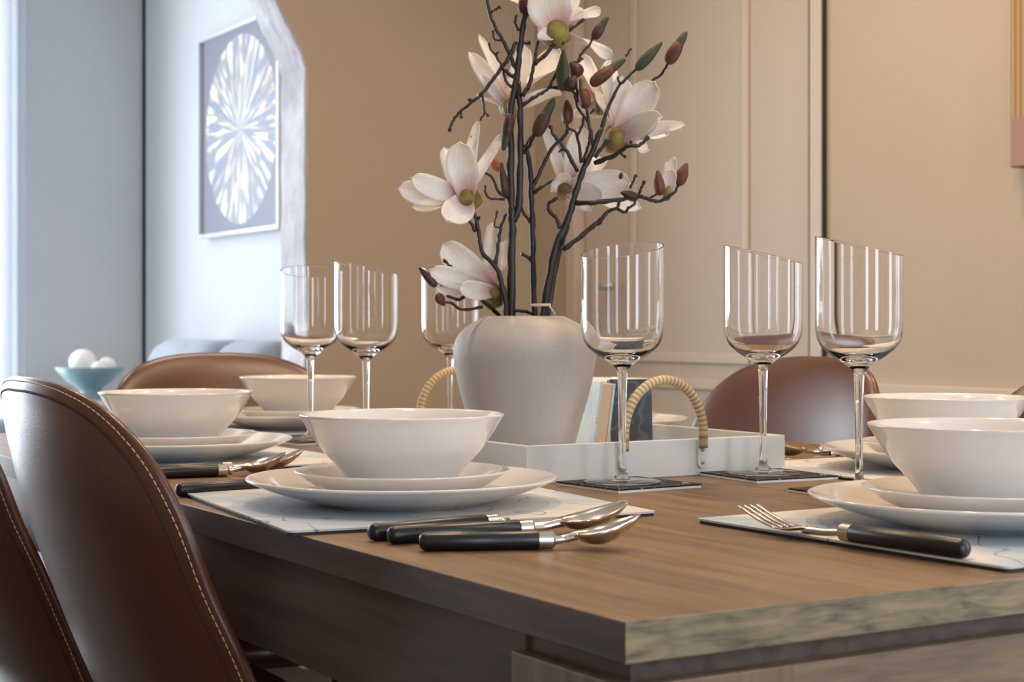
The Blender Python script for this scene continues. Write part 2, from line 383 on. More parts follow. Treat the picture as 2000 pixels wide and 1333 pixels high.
# plaster lining of the opening, with a slightly wavy lip
g = Geo(); n = 0; lin = []
for (xa, za), (xb, zb) in zip(ao, ao[1:]):
    k_n = max(1, int(math.hypot(xb-xa, zb-za)/0.05)); lin += [Vector((xa+(xb-xa)*k/k_n, 0, za+(zb-za)*k/k_n)) for k in range(k_n)]
lin.append(Vector((ao[-1][0], 0, ao[-1][1])))
rows = []
for i, p in enumerate(lin):
    a = lin[max(i-1, 0)]; b = lin[min(i+1, len(lin)-1)]; t = (b-a).normalized(); nn = Vector((-t.z, 0, t.x))
    wv = 0.0016*math.sin(i*1.7)+0.0012*math.sin(i*3.1+1)
    q0 = p+nn*0.0; q1 = p+nn*(0.008+wv)
    rows.append([(q0.x, TA-0.004-wv, q0.z), (q1.x, TA-0.001, q1.z), (q1.x, TA+WT+0.001, q1.z), (q0.x, TA+WT+0.004, q0.z)])
vs = [v for r in rows for v in r]; fs = []
for i in range(len(rows)-1):
    for k in range(4):
        k2 = (k+1) % 4; fs.append((i*4+k, i*4+k2, (i+1)*4+k2, (i+1)*4+k))
struct(g.add(vs, fs).obj('trim_arch', M['plaster'], smooth=True, auto=40))
# left wall with its window opening, and the wall behind the camera with its window opening
def wall_with_hole(name, axis, pos, thick, a0, a1, h0, h1, w0, w1, m):
    g = Geo()
    def bx(p0, p1, z0, z1):
        if axis == 'x': g.box(min(pos, pos+thick), max(pos, pos+thick), p0, p1, z0, z1)
        else: g.box(p0, p1, min(pos, pos+thick), max(pos, pos+thick), z0, z1)
    bx(a0, w0, 0, H); bx(w1, a1, 0, H); bx(w0, w1, 0, h0); bx(w0, w1, h1, H)
    return struct(g.obj(name, m, smooth=False))
struct(Geo().box(SL-0.15, SL, TB, TA, 0, H).obj('wall_left', M['wall'], smooth=False))
g = Geo()
for a, b, c, d in ((SL, -0.85, 0, H), (-0.35, 0.50, 0, H), (1.00, SR, 0, H), (-0.85, -0.35, 0, 0.30), (-0.85, -0.35, 2.2, H), (0.5, 1.0, 0, 0.3), (0.5, 1.0, 2.2, H)): g.box(a, b, TB-0.15, TB, c, d)
struct(g.obj('wall_rear', M['wall'], smooth=False))
wall_with_hole('wall_lounge_left', 'x', LL, -0.15, TA+WT, LE, 0.75, 2.25, 3.85, 4.75, M['wall_white'])
wall_with_hole('wall_lounge_end', 'y', LE, 0.15, LL-0.15, LS+0.15, 0.06, 2.20, -1.90, 0.99, M['wall_white'])
struct(Geo().box(LS, LS+0.15, TA+WT, LE, 0, H).obj('wall_lounge_right', M['wall_white'], smooth=False))
struct(Geo().box(LL-0.15, SL, TA, TA+WT, 0, H).obj('wall_lounge_front', M['wall_white'], smooth=False))
# lounge-side skin of the arch wall is painted like the lounge
def window(name, axis, pos, w0, w1, h0, h1, bars, sgn):
    g = Geo(); t = 0.05
    def bx(p0, p1, z0, z1, d=0.06):
        a, b = sorted((pos, pos+sgn*d))
        if axis == 'x': g.box(a, b, p0, p1, z0, z1)
        else: g.box(p0, p1, a, b, z0, z1)
    bx(w0, w0+t, h0, h1); bx(w1-t, w1, h0, h1); bx(w0, w1, h0, h0+t); bx(w0, w1, h1-t, h1)
    for k in range(1, bars+1):
        c = w0+(w1-w0)*k/(bars+1); bx(c-0.03, c+0.03, h0, h1)
    return struct(g.obj(name, M['window_frame'], smooth=False))
window('window_1', 'y', LE, -1.90, 0.99, 0.06, 2.20, 2, -1)
window('window_2', 'y', TB, -0.85, -0.35, 0.30, 2.20, 0, 1); window('window_4', 'y', TB, 0.50, 1.00, 0.30, 2.20, 0, 1)
window('window_5', 'x', SR, -1.225, -0.675, 0.30, 2.20, 0, -1)
window('window_3', 'x', LL, 3.85, 4.75, 0.75, 2.25, 0, 1)
def curtain_mat():
    m, n, l, b = new_mat('sheer_curtain'); sv(b, 'Base Color', (0.8, 0.82, 0.85, 1)); sv(b, 'Roughness', 0.9)
    t = n.new('ShaderNodeBsdfTranslucent'); t.inputs[0].default_value = (0.8, 0.84, 0.9, 1); x = n.new('ShaderNodeMixShader'); x.inputs[0].default_value = 0.6
    l.new(b.outputs[0], x.inputs[1]); l.new(t.outputs[0], x.inputs[2]); l.new(x.outputs[0], n['Material Output'].inputs[0]); return m
# curtain strip seen at the left of the lounge end wall
g = Geo(); g.grid(lambda u, v: Vector((1.03-0.30*u, LE-0.09+0.02*math.sin(u*26), 0.05+2.3*v)), 60, 2)
tag(g.obj('curtain', curtain_mat(), closed=False), 'pale curtain hanging at the lounge wall, far left of the photo', 'curtain')
# dado rail, skirting
struct(Geo().box(SR-0.018, SR, -0.66, D0-0.075, 0.765, 0.79).obj('trim_dado', M['trim'], smooth=False, bevel=0.004))
g = Geo(); g.box(SR-0.015, SR, TB, D0-0.06, 0, 0.12)
struct(g.obj('baseboard_right', M['trim'], smooth=False))
struct(Geo().box(1.30, SR-0.016, TA-0.015, TA, 0, 0.12).obj('baseboard_arch', M['trim'], smooth=False))
# thin dark strip marking the line of the lounge corner
struct(Geo().box(LS-0.010, LS, LE-0.012, LE, 0.0, H).obj('trim_lounge_corner', M['black_metal'], smooth=False))
# door: slab, mouldings, architrave
dr = Geo().box(SR+0.012, SR+0.052, D0+0.006, D1, 0.01, DH).obj('door_1', M['door'], smooth=False); struct(dr)
def molding(y0, y1, z0, z1, wd=0.026):
    g = Geo()
    for a in ((y0, y1, z0, z0+wd), (y0, y1, z1-wd, z1), (y0, y0+wd, z0+wd, z1-wd), (y1-wd, y1, z0+wd, z1-wd)):
        g.box(SR+0.006, SR+0.0121, *a)
    return g.obj('molding', M['trim'], dr, smooth=False, bevel=0.005)
molding(2.36, 2.85, 0.82, 1.90); molding(2.36, 2.85, 0.16, 0.78)
g = Geo().tube([(SR+0.012, 2.98, 1.02), (SR-0.045, 2.98, 1.02), (SR-0.05, 2.95, 1.02), (SR-0.05, 2.87, 1.02)], 0.009); g.obj('door_handle', M['rivet'], dr)
g = Geo()
g.box(SR-0.008, SR+0.06, D0-0.062, D0-0.020, 0, DH+0.055); g.box(SR-0.02, SR+0.06, D1+0.008, D1+0.055, 0, DH+0.055); g.box(SR-0.02, SR+0.06, D0-0.055, D1+0.055, DH+0.01, DH+0.055)
struct(g.obj('trim_door', M['trim'], smooth=False, bevel=0.003))
struct(Geo().box(SR-0.0088, SR, D0-0.070, D0-0.0625, 0, DH+0.055).obj('trim_door_painted_shade', M['gap_shade'], smooth=False))  # solid dark strip painting the shade of a groove beside the architrave
struct(Geo().box(SR+0.06, SR+0.1, D0-0.05, D1+0.05, 0, DH+0.05).obj('trim_door_shade_back', M['gap_shade'], smooth=False))  # dark backing puts the door edge shadow into the colour
# the lamps
for k, (dx, dy) in enumerate(DOWNLIGHTS):
    o = Geo().lathe([(0.040, 2.372), (0.056, 2.374), (0.056, 2.3995), (0.040, 2.3995), (0.040, 2.372)], 32, X=Matrix.Translation((dx, dy, 0))).obj('ceiling_light', M['white_matte'])
    tag(o, 'round recessed ceiling light over the dining table', 'light', 'ceiling lights')

# ------------------------------------------------------------------ pictures
o = thing('wall_picture', 'square framed starburst picture of pale strokes on the white lounge wall', 'picture', (LS-0.02, 4.275, 1.55))
W_, HH = 0.335, 0.325
Geo().box(-0.006, 0.018, -W_, W_, -HH, HH).obj('canvas', M['art'], o, smooth=False)
g = Geo()
for a in ((-W_-0.014, -W_, -HH-0.014, HH+0.014), (W_, W_+0.014, -HH-0.014, HH+0.014), (-W_, W_, -HH-0.014, -HH), (-W_, W_, HH, HH+0.014)): g.box(-0.022, 0.019, *a)
g.obj('frame', M['picture_frame'], o, smooth=False, bevel=0.002)
o = Geo().box(-0.019, 0.019, -0.42, 0.42, -0.375, 0.375).obj('wall_picture', M['gold_art'], smooth=False, bevel=0.003, loc=(SR-0.02, 1.543-0.455, 1.595))
tag(o, 'brown canvas with gold vertical lines on the beige wall, right photo edge', 'picture')

# ------------------------------------------------------------------ sofa, side table, bowl with balls
def rounded_box(name, x0, x1, y0, y1, z0, z1, m, parent, r=0.05, puff=0.0):
    o = Geo().box(x0, x1, y0, y1, z0, z1).obj(name, m, parent, smooth=True)
    q = o.modifiers.new('b', 'BEVEL'); q.width = r; q.segments = 5
    return o
sofa = thing('sofa', 'blue-grey fabric sofa against the lounge wall below the starburst picture', 'sofa', (1.12, 4.0, 0))
yb = [4.68, 4.085, 3.60, 3.50]
rounded_box('base', -0.42, 0.36, -0.50, 0.60, 0.10, 0.36, M['sofa'], sofa, 0.04)
rounded_box('back_frame', 0.26, 0.37, -0.50, 0.60, 0.30, 0.78, M['sofa'], sofa, 0.05)
for a, b in ((-0.07, 0.52), (-0.49, -0.07)):
    o = rounded_box('back_cushion', 0.10, 0.35, a+0.006, b-0.006, 0.42, 0.872, M['sofa'], sofa, 0.09)
    rounded_box('seat_cushion', -0.42, 0.14, a+0.006, b-0.006, 0.34, 0.50, M['sofa'], sofa, 0.05)
rounded_box('armrest', -0.42, 0.34, 0.53, 0.66, 0.12, 0.62, M['sofa'], sofa, 0.05)
rounded_box('armrest', -0.42, 0.10, -0.52, -0.40, 0.12, 0.62, M['sofa'], sofa, 0.05)
for x in (-0.38, 0.32):
    for y in (-0.45, 0.6): Geo().box(x-0.02, x+0.02, y-0.02, y+0.02, 0, 0.13).obj('leg', M['black_metal'], sofa, smooth=False)
stb = thing('side_table', 'white side table in the lounge corner carrying the teal bowl', 'table', (1.20, 4.97, 0))
Geo().box(-0.20, 0.20, -0.20, 0.20, 0.645, 0.67).obj('table_top', M['white_matte'], stb, smooth=False, bevel=0.004)
for x in (-0.17, 0.17):
    for y in (-0.17, 0.17): Geo().box(x-0.015, x+0.015, y-0.015, y+0.015, 0, 0.645).obj('leg', M['white_matte'], stb, smooth=False)
bc = tuple(P(176, 640, 5.60).xy)
o = Geo().lathe([(0, 0), (0.055, 0), (0.055, 0.006), (0.045, 0.012), (0.034, 0.022), (0.042, 0.034), (0.078, 0.056), (0.106, 0.088), (0.118, 0.104), (0.112, 0.106), (0.07, 0.078), (0, 0.06)], 48).obj('footed_bowl', M['teal'], loc=(*bc, 0.67))
tag(o, 'teal footed bowl filled with white balls in the lounge', 'bowl')
for (dx, dy, dz, r, lb) in ((-0.025, 0.0, 0.120, 0.046, 'large white decorative ball on top in the teal bowl'), (0.035, -0.03, 0.100, 0.026, 'small white decorative ball beside the large one in the teal bowl'), (0.045, 0.045, 0.106, 0.032, 'white decorative ball at the back right of the teal bowl')):
    q = [(r*math.cos(a), r*math.sin(a)) for a in [(-PI/2+PI*k/16) for k in range(17)]]; q[0] = (0, -r); q[-1] = (0, r)
    dv = RIGHT*dx + FWD*dy
    o = Geo().lathe(q, 28).obj('decorative_ball', M['fur'], loc=(bc[0]+dv.x, bc[1]+dv.y, 0.67+dz)); tag(o, lb, 'ball', 'balls in the teal bowl')

# ------------------------------------------------------------------ dining table
TW, TL, TT = 1.01, 1.80, 0.0235
tb = thing('dining_table', 'long brown wooden dining table laid for dinner', 'table', (0, 0, 0))
g = Geo()
g.add([(0, 0, TOP), (TW, 0, TOP), (TW, TL, TOP), (0, TL, TOP), (0, 0, TOP-TT), (TW, 0, TOP-TT), (TW, TL, TOP-TT), (0, TL, TOP-TT)],
      [(0, 1, 2, 3), (7, 6, 5, 4)], 0)
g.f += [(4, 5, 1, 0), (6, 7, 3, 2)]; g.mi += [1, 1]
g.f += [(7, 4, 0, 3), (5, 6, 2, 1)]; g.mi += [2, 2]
g.obj('table_top', [M['top'], M['endgrain'], M['shaded_wood']], tb, smooth=False, bevel=0.0008)
LG = 0.120; GP = 0.0125
zl = TOP-TT-GP
for (x0, y0) in ((0, 0), (TW-LG, 0), (0, TL-LG), (TW-LG, TL-LG)):
    Geo().box(x0, x0+LG, y0, y0+LG, 0, zl).obj('leg', M['leg_wood'], tb, smooth=False, bevel=0.001)
Geo().box(0.012, TW-0.012, 0.012, TL-0.012, zl-0.012, TOP-TT).obj('spacer', M['shaded_wood'], tb, smooth=False)
Geo().box(0.010, 0.032, LG, TL-LG, 0.645, TOP-TT-0.0005).obj('apron', M['shaded_wood'], tb, smooth=False)
Geo().box(TW-0.032, TW-0.010, LG, TL-LG, 0.645, TOP-TT-0.0005).obj('apron', M['shaded_wood'], tb, smooth=False)
Geo().box(LG, TW-LG, 0.001, 0.024, 0.63, zl).obj('apron', M['apron_wood'], tb, smooth=False)
Geo().box(LG, TW-LG, TL-0.024, TL-0.001, 0.63, zl).obj('apron', M['apron_wood'], tb, smooth=False)

# ------------------------------------------------------------------ chairs
WZ = [(0.40, 0.165), (0.43, 0.195), (0.50, 0.212), (0.63, 0.218), (0.70, 0.210), (0.755, 0.205), (0.80, 0.190), (0.83, 0.166), (0.85, 0.134), (0.862, 0.090), (0.867, 0.040), (0.8675, 0.0)]
YZ = [(0.36, 0.215), (0.42, 0.175), (0.50, 0.135), (0.63, 0.078), (0.716, 0.046), (0.776, 0.028), (0.836, 0.011), (0.87, 0.0), (0.9, -0.006)]
def interp(tab, z):
    if z <= tab[0][0]: return tab[0][1]
    for (a, b), (c, d) in zip(tab, tab[1:]):
        if z <= c: return b+(d-b)*(z-a)/(c-a)
    return tab[-1][1]
def smooth_interp(tab, z):
    return sum(interp(tab, z+d) for d in (-0.03, -0.015, 0, 0.015, 0.03))/5
outl = []   # closed outline of the backrest in (x, z)
right = [(0.0, 0.398), (0.08, 0.398), (0.135, 0.400)] + [(ww, z) for z, ww in WZ[:-1]] + [(0.0, 0.8675)]
left = [(-x, z) for x, z in right[::-1][1:-1]]
outl = [(p.x, p.z) for p in bez([(x, 0, z) for x, z in right+left+[right[0]]], 5)][:-1]
OC = (0.0, 0.62)
BY = -0.27
def back_pt(x, z, side, rho, T=0.034):
    """side +1 = rear (outer) face, -1 = inner face"""
    y = BY+smooth_interp(YZ, z)+0.95*x*x
    th = T*(1-rho**7)**0.5 if rho < 1 else 0
    th = max(th, 0)
    if side > 0: return Vector((x, y+T*0.5-th*0.5-0.002*(1-rho**4), z))
    return Vector((x, y+T*0.5+th*0.5+0.006*(1-rho**3), z))
def ring_pts(rho): return [(OC[0]+(x-OC[0])*rho, OC[1]+(z-OC[1])*rho) for x, z in outl]
def make_chair(label, loc, rz, group=None):
    t = thing('dining_chair', label, 'chair', loc, rz, group)
    rhos = [0.0, 0.15, 0.3, 0.45, 0.6, 0.72, 0.82, 0.88, 0.92, 0.95, 0.97, 0.985, 0.995, 1.0]
    g = Geo(); vs = []; rows = []
    n = len(outl)
    for side, rr in ((1, rhos), (-1, rhos[::-1][1:])):
        for rho in rr:
            if rho == 0: rows.append([len(vs)]); vs.append(back_pt(OC[0], OC[1], side, 0)); continue
            rows.append(list(range(len(vs), len(vs)+n)))
            for x, z in ring_pts(rho): vs.append(back_pt(x, z, side, rho))
    fs = []
    for a, b in zip(rows, rows[1:]):
        for k in range(n):
            k2 = (k+1) % n
            if len(a) == 1: fs.append((a[0], b[k], b[k2]))
            elif len(b) == 1: fs.append((a[k], b[0], a[k2]))
            else: fs.append((a[k], b[k], b[k2], a[k2]))
    back = g.add(vs, fs).obj('backrest', M['leather'], t)
    # seam line and stitching follow the edge of the rear face
    def path(rho, off, up=1):
        return [back_pt(x, z, 1, rho)-Vector((0, off, 0)) for x, z in ring_pts(rho)]
    p = path(0.952, -0.0002); Geo().tube(p+[p[0], p[1]], 0.0012, 6, cap=False).obj('seam', M['seam'], back)
    p = path(0.985, 0.0002); dn = []
    pts = []
    for a, b in zip(p, p[1:]+[p[0]]):
        m_ = max(1, int((b-a).length/0.0012))
        pts += [a.lerp(b, k/m_) for k in range(m_)]
    g = Geo(); k = 0
    while k+4 < len(pts):
        g.tube([pts[k], pts[k+2], pts[k+4]], [0.0004, 0.0006, 0.0004], 5); k += 5
    g.obj('stitching', M['thread'], back)
    # seat
    sp = []
    for k in range(48):
        a = 2*PI*k/48; c, s_ = math.cos(a), math.sin(a); e = 0.62
        sp.append((0.215*abs(c)**e*(1 if c > 0 else -1), 0.03+0.185*abs(s_)**e*(1 if s_ > 0 else -1)))
    g = Geo(); rows = []; vs = []
    for rho, z in ((0, 0.418), (0.6, 0.418), (0.93, 0.422), (1.0, 0.438), (1.0, 0.452), (0.95, 0.466), (0.8, 0.470), (0.4, 0.462), (0, 0.460)):
        if rho == 0: rows.append([len(vs)]); vs.append((0, 0.03, z)); continue
        rows.append(list(range(len(vs), len(vs)+48)))
        vs += [(x*rho, 0.03+(y-0.03)*rho, z+0.02*(y*4)**2*(1 if y < 0 else 0)) for x, y in sp]
    fs = []
    for a, b in zip(rows, rows[1:]):
        for k in range(48):
            k2 = (k+1) % 48
            if len(a) == 1: fs.append((a[0], b[k2], b[k]))
            elif len(b) == 1: fs.append((a[k], a[k2], b[0]))
            else: fs.append((a[k], a[k2], b[k2], b[k]))
    g.add(vs, fs).obj('seat', M['leather'], t)
    for sx in (-1, 1):
        for sy in (-1, 1):
            Geo().tube(bez([(sx*0.13, 0.03+sy*0.12, 0.425), (sx*0.16, 0.03+sy*0.15, 0.39), (sx*0.215, 0.03+sy*0.21, 0.006)], 6), 0.011, 10).obj('leg', M['black_metal'], t)
    g = Geo(); g.tube([(-0.14, -0.09, 0.405), (0.14, 0.15, 0.405)], 0.009); g.tube([(0.14, -0.09, 0.405), (-0.14, 0.15, 0.405)], 0.009)
    g.obj('seat_frame', M['black_metal'], t)
    return t
GC = 'tan leather dining chairs'
ch = make_chair('tan leather chair in the left foreground, whole tall back with stitched edge showing', (0.110, 0.703, 0), -PI/2, GC)
dup(ch, (0.107, 1.275, 0), -PI/2, 'tan leather chair cut off by the left photo edge, behind the foreground chair', GC)
dup(ch, (0.865, 1.11, 0), PI/2, 'leather chair with grey window sheen behind the two rightmost wine glasses', GC)
dup(ch, (0.865, 0.535, 0), PI/2, 'leather chair cut off by the right photo edge, beside the far right bowl', GC)
dup(ch, (0.49, 1.66, 0), PI, 'tan leather chair at the far head of the table, before the blue-grey sofa', GC)

# ------------------------------------------------------------------ crockery
def place_mat(label, loc, rz, w_=0.34, d=0.325):
    t = thing('placemat', label, 'placemat', loc, rz, 'placemats')
    def rr(e, z0, z1):
        g = Geo(); r = 0.006; a, b = w_/2-e, d/2-e; o = []
        for cx, cy, a0 in ((a-r, b-r, 0), (-a+r, b-r, PI/2), (-a+r, -b+r, PI), (a-r, -b+r, 1.5*PI)):
            for k in range(5): o.append((cx+r*math.cos(a0+k*PI/8), cy+r*math.sin(a0+k*PI/8)))
        n = len(o)
        g.add([(x, y, z0) for x, y in o]+[(x, y, z1) for x, y in o], [tuple(range(n))[::-1], tuple(range(n, 2*n))]+[(k, (k+1) % n, n+(k+1) % n, n+k) for k in range(n)])
        return g
    rr(0.0008, 0, 0.0024).obj('backing', M['mat_edge'], t, smooth=False); rr(0, 0.0024, 0.004).obj('print', M['placemat'], t, smooth=False)
    return t
def coaster(label, loc, rz):
    t = thing('coaster', label, 'coaster', loc, rz, 'coasters')
    Geo().box(-0.052, 0.052, -0.052, 0.052, 0, 0.0026).obj('backing', M['white_core'], t, smooth=False, bevel=0.0004)
    Geo().box(-0.0522, 0.0522, -0.0522, 0.0522, 0.0026, 0.004).obj('print', M['coaster'], t, smooth=False)
    return t
def sm(prof, n=4): return [(max(0, p.x), p.z) for p in bez([(r, 0, z) for r, z in prof], n)]
dinner_p = [(0, 0.002), (0.062, 0.002), (0.066, 0.0), (0.072, 0.0), (0.078, 0.002), (0.096, 0.0065), (0.118, 0.0135), (0.133, 0.0195), (0.1375, 0.0215), (0.1385, 0.0230), (0.1370, 0.0238), (0.1330, 0.0228), (0.118, 0.0178), (0.100, 0.0112), (0.084, 0.0068), (0.070, 0.0058), (0, 0.0058)]
side_p = [(0, 0.002), (0.042, 0.002), (0.045, 0.0), (0.050, 0.0), (0.056, 0.0025), (0.075, 0.010), (0.088, 0.0175), (0.0945, 0.0218), (0.0960, 0.0232), (0.0945, 0.0240), (0.087, 0.0208), (0.073, 0.0138), (0.058, 0.0072), (0.046, 0.0058), (0, 0.0058)]
bowl_p = [(0, 0.003), (0.034, 0.003), (0.036, 0.0), (0.041, 0.0), (0.046, 0.004), (0.0535, 0.016), (0.0635, 0.0275), (0.0720, 0.0365), (0.0815, 0.0505), (0.0880, 0.0615), (0.0908, 0.0655), (0.0912, 0.0672), (0.0895, 0.0676), (0.0860, 0.0645), (0.0785, 0.0520), (0.0690, 0.0385), (0.0590, 0.0265), (0.0480, 0.0140), (0.038, 0.0075), (0, 0.0065)]
def crock(prof, name, label, cat, group, loc, first={}):
    if name not in first:
        o = Geo().lathe(sm(prof), 96).obj(name, M['china'], loc=loc); first[name] = o
        return tag(o, label, cat, group)
    o = first[name].copy(); col.objects.link(o); o.location = loc; o['label'] = label
    return o
def flat_handle(g):
    pass
def cutlery(kind, label, loc, rz, group, L=0.20):
    """origin at the handle end, pointing along +y, lying on z = 0"""
    t = thing(kind, label, kind.replace('teaspoon', 'spoon').replace('dinner_', ''), loc, rz, group)
    hl = 0.105 if kind != 'teaspoon' else 0.086
    r = 0.0068
    X = Matrix.Rotation(-PI/2, 4, 'X')      # lathe axis z -> +y
    X = Matrix.Translation((0, 0, r)) @ X
    Geo().lathe([(0, 0.0), (0.004, 0.0003), (r-0.001, 0.002), (r, 0.005), (r, hl-0.001), (r-0.0006, hl), (0, hl)], 28, X=X).obj('handle', M['handle'], t)
    Geo().lathe([(0, hl), (r-0.0003, hl), (r-0.0003, hl+0.010), (r-0.002, hl+0.012), (0, hl+0.012)], 28, X=X).obj('ferrule', M['steel'], t, auto=30)
    y0 = hl+0.011
    g = Geo()
    if 'spoon' in kind:
        k_ = 1.0 if kind == 'spoon' else 0.82
        bl, bw = 0.060*k_, 0.0195*k_
        yb = L-bl
        nk = bez([(0, y0, 0.0066), (0, (y0+yb)/2, 0.0072), (0, yb+0.004, 0.0100)], 6)
        g.tube(nk, [0.0030+0.0005*abs(k-6)/6 for k in range(len(nk))], 10)
        def f(off):
            def q(u, v):
                a = (v*2-1)
                wd = bw*(math.sin(PI*min(1, (u*0.97+0.03))**0.85))**0.62
                dep = 0.011*(1-(a*a))*math.sin(PI*(u*0.94+0.03))**0.8
                return Vector((a*wd, yb+bl*u, 0.0115+0.013*u**1.7-dep+off))
            return q
        a = Geo().grid(f(0), 24, 14)
        a.obj('spoon_bowl', M['steel'], t, solid=0.0011)
        g.obj('neck', M['steel'], t)
    elif kind == 'fork':
        yb = 0.152
        nk = bez([(0, y0, 0.0062), (0, 0.135, 0.0045), (0, yb+0.004, 0.004)], 6); g.tube(nk, 0.0028, 10); g.obj('neck', M['steel'], t)
        zf = lambda y: 0.0025+0.014*max(0, (y-0.168)/0.047)**1.6
        def q(u, v):
            a = v*2-1; y = yb+0.024*u; wd = 0.0032+0.0092*math.sin(min(1, u*1.25)*PI/2); return Vector((a*wd, y, zf(y)+0.003*(1-u)**2+0.0018*a*a))
        a = Geo().grid(q, 10, 8)
        for k in range(4):
            cx = -0.0094+k*0.00627
            def q2(u, v, cx=cx):
                y = yb+0.0235+0.041*u; return Vector((cx+(v*2-1)*(0.0021-0.0011*u), y, zf(y)+0.0012*(1-u)))
            a.grid(q2, 10, 2)
        a.obj('tines', M['steel'], t, solid=0.0013)
    else:
        g.tube([(0, y0, 0.0068), (0, y0+0.012, 0.0068)], 0.0028, 10); g.obj('neck', M['steel'], t)
        def q(u, v):
            y = y0+0.010+(L-y0-0.010)*u; h = 0.010*(1-0.75*max(0, (u-0.75)/0.25)**2)
            return Vector(((v-0.35)*h*1.9, y, 0.0045-0.0006*v))
        Geo().grid(q, 20, 4).obj('blade', M['steel'], t, solid=0.0012)
    return t

DIRN = {'E': -PI/2, 'N': 0.0, 'W': PI/2, 'S': PI}
def loc_of(c, f, r, fw, z):
    a = DIRN[f]; fx, fy = -math.sin(a), math.cos(a); rx, ry = fy, -fx
    return (c[0]+fx*fw+rx*r, c[1]+fy*fw+ry*r, TOP+z)
def setting(c, f, where, mat_off=(0, 0.015), mrot=0.0, fork=(-0.178, -0.14, 4), knife=(0.198, -0.13, 5), spoon=(0.222, -0.128, -8), tea=(0.25, -0.123, -6), zf=0.0, flen=0.215):
    place_mat('white marble-print placemat '+where, loc_of(c, f, mat_off[0], mat_off[1], 0), DIRN[f]+math.radians(mrot))
    crock(dinner_p, 'dinner_plate', 'large white dinner plate '+where, 'plate', 'dinner plates', loc_of(c, f, 0, 0, 0.004))
    crock(side_p, 'side_plate', 'small white plate under the bowl '+where, 'plate', 'side plates', loc_of(c, f, 0, 0, 0.0099))
    crock(bowl_p, 'soup_bowl', 'flared white bowl on two plates '+where, 'bowl', 'soup bowls', loc_of(c, f, 0, 0, 0.0158))
    if fork: cutlery('fork', 'black-handled fork '+where, loc_of(c, f, fork[0], fork[1], zf), DIRN[f]+math.radians(fork[2]), 'forks', 0.215)
    if knife: cutlery('dinner_knife', 'black-handled knife '+where, loc_of(c, f, knife[0], knife[1], 0), DIRN[f]+math.radians(knife[2]), 'knives', 0.212)
    if spoon: cutlery('spoon', 'larger black-handled spoon '+where, loc_of(c, f, spoon[0], spoon[1], 0), DIRN[f]+math.radians(spoon[2]), 'spoons', 0.198)
    if tea: cutlery('teaspoon', 'smaller black-handled spoon '+where, loc_of(c, f, tea[0], tea[1], 0), DIRN[f]+math.radians(tea[2]), 'teaspoons', 0.160)
setting((0.159, 0.574), 'E', 'in the centre foreground, left table side', (-0.012, 0.010), -6, (-0.181, -0.145, 6), (0.200, -0.130, 5), (0.222, -0.126, -8), (0.266, -0.123, -25))
setting((0.160, 1.167), 'E', 'beyond the foreground chair on the left side', knife=None, spoon=(0.196, -0.125, -4), tea=(0.215, -0.12, -9))
setting((0.525, 1.640), 'S', 'at the far head of the table', (0, -0.02))
setting((0.848, 0.590), 'W', 'on the right side, second from the right corner', (0.0, 0.01), tea=None, spoon=(0.215, -0.125, -3), knife=(0.19, -0.125, 3))
setting((0.484, 0.195), 'N', 'at the near table end, bottom right', (-0.002, -0.012), 1, fork=(-0.166, -0.140, 3), zf=0.0041)
setting((0.848, 1.295), 'W', 'behind the tray, mostly hidden by books', (0, 0.01), tea=None)

# ------------------------------------------------------------------ wine glasses
def wine_glass(label, loc, tilt_dir, tilt=0.23, first=[]):
    t = thing('wine_glass', label, 'glass', loc, tilt_dir, 'slant-rimmed wine glasses')
    if first:
        for ch_ in first[0].children:
            c = ch_.copy(); col.objects.link(c); c.parent = t
        return t
    R = 0.0418; th = 0.0010
    ztop = 0.2340
    outer = [(0.0052, 0.1130), (0.0075, 0.1150), (0.0110, 0.1185), (0.0180, 0.1235), (0.0270, 0.1290), (0.0345, 0.1355), (0.0390, 0.1430), (0.0412, 0.1520), (R, 0.1640)]
    inner = [(R-th, 0.1645), (0.0400, 0.1525), (0.0377, 0.1440), (0.0330, 0.1372), (0.0252, 0.1315), (0.0150, 0.1275), (0.0070, 0.1262), (0.0, 0.1260)]
    prof = [(0, 0.1125), (0.0050, 0.1126)] + sm(outer, 4) + [(R, 0.18), (R, 0.20), (R, 0.22), (R, ztop-0.0007), (R, ztop-0.0003), (R-0.0002, ztop), (R-th+0.0002, ztop), (R-th, ztop-0.0003), (R-th, ztop-0.0007), (R-th, 0.22), (R-th, 0.20), (R-th, 0.18)] + sm(inner, 4)
    def slant(v):
        k = max(0.0, (v.z-0.17)/(ztop-0.17)); return Vector((v.x, v.y, v.z+tilt*v.x*k))
    Geo().lathe(prof, 96, fn=slant).obj('glass_bowl', M['glass'], t)
    st = [(0, 0.0050), (0.0085, 0.0052), (0.0058, 0.0085), (0.0040, 0.0140), (0.0036, 0.030), (0.0038, 0.060), (0.0042, 0.085), (0.0047, 0.100), (0.0052, 0.1123), (0, 0.1124)]
    Geo().lathe([st[0]]+sm(st[1:-1], 4)+[st[-1]], 48).obj('stem', M['glass'], t)
    ft = [(0, 0.0), (0.036, 0.0), (0.0385, 0.0004), (0.0390, 0.0010), (0.0380, 0.0016), (0.030, 0.0020), (0.018, 0.0028), (0.0085, 0.0048), (0, 0.0049)]
    Geo().lathe(ft, 80).obj('foot', M['glass'], t)
    if not first: first.append(t)
    return t
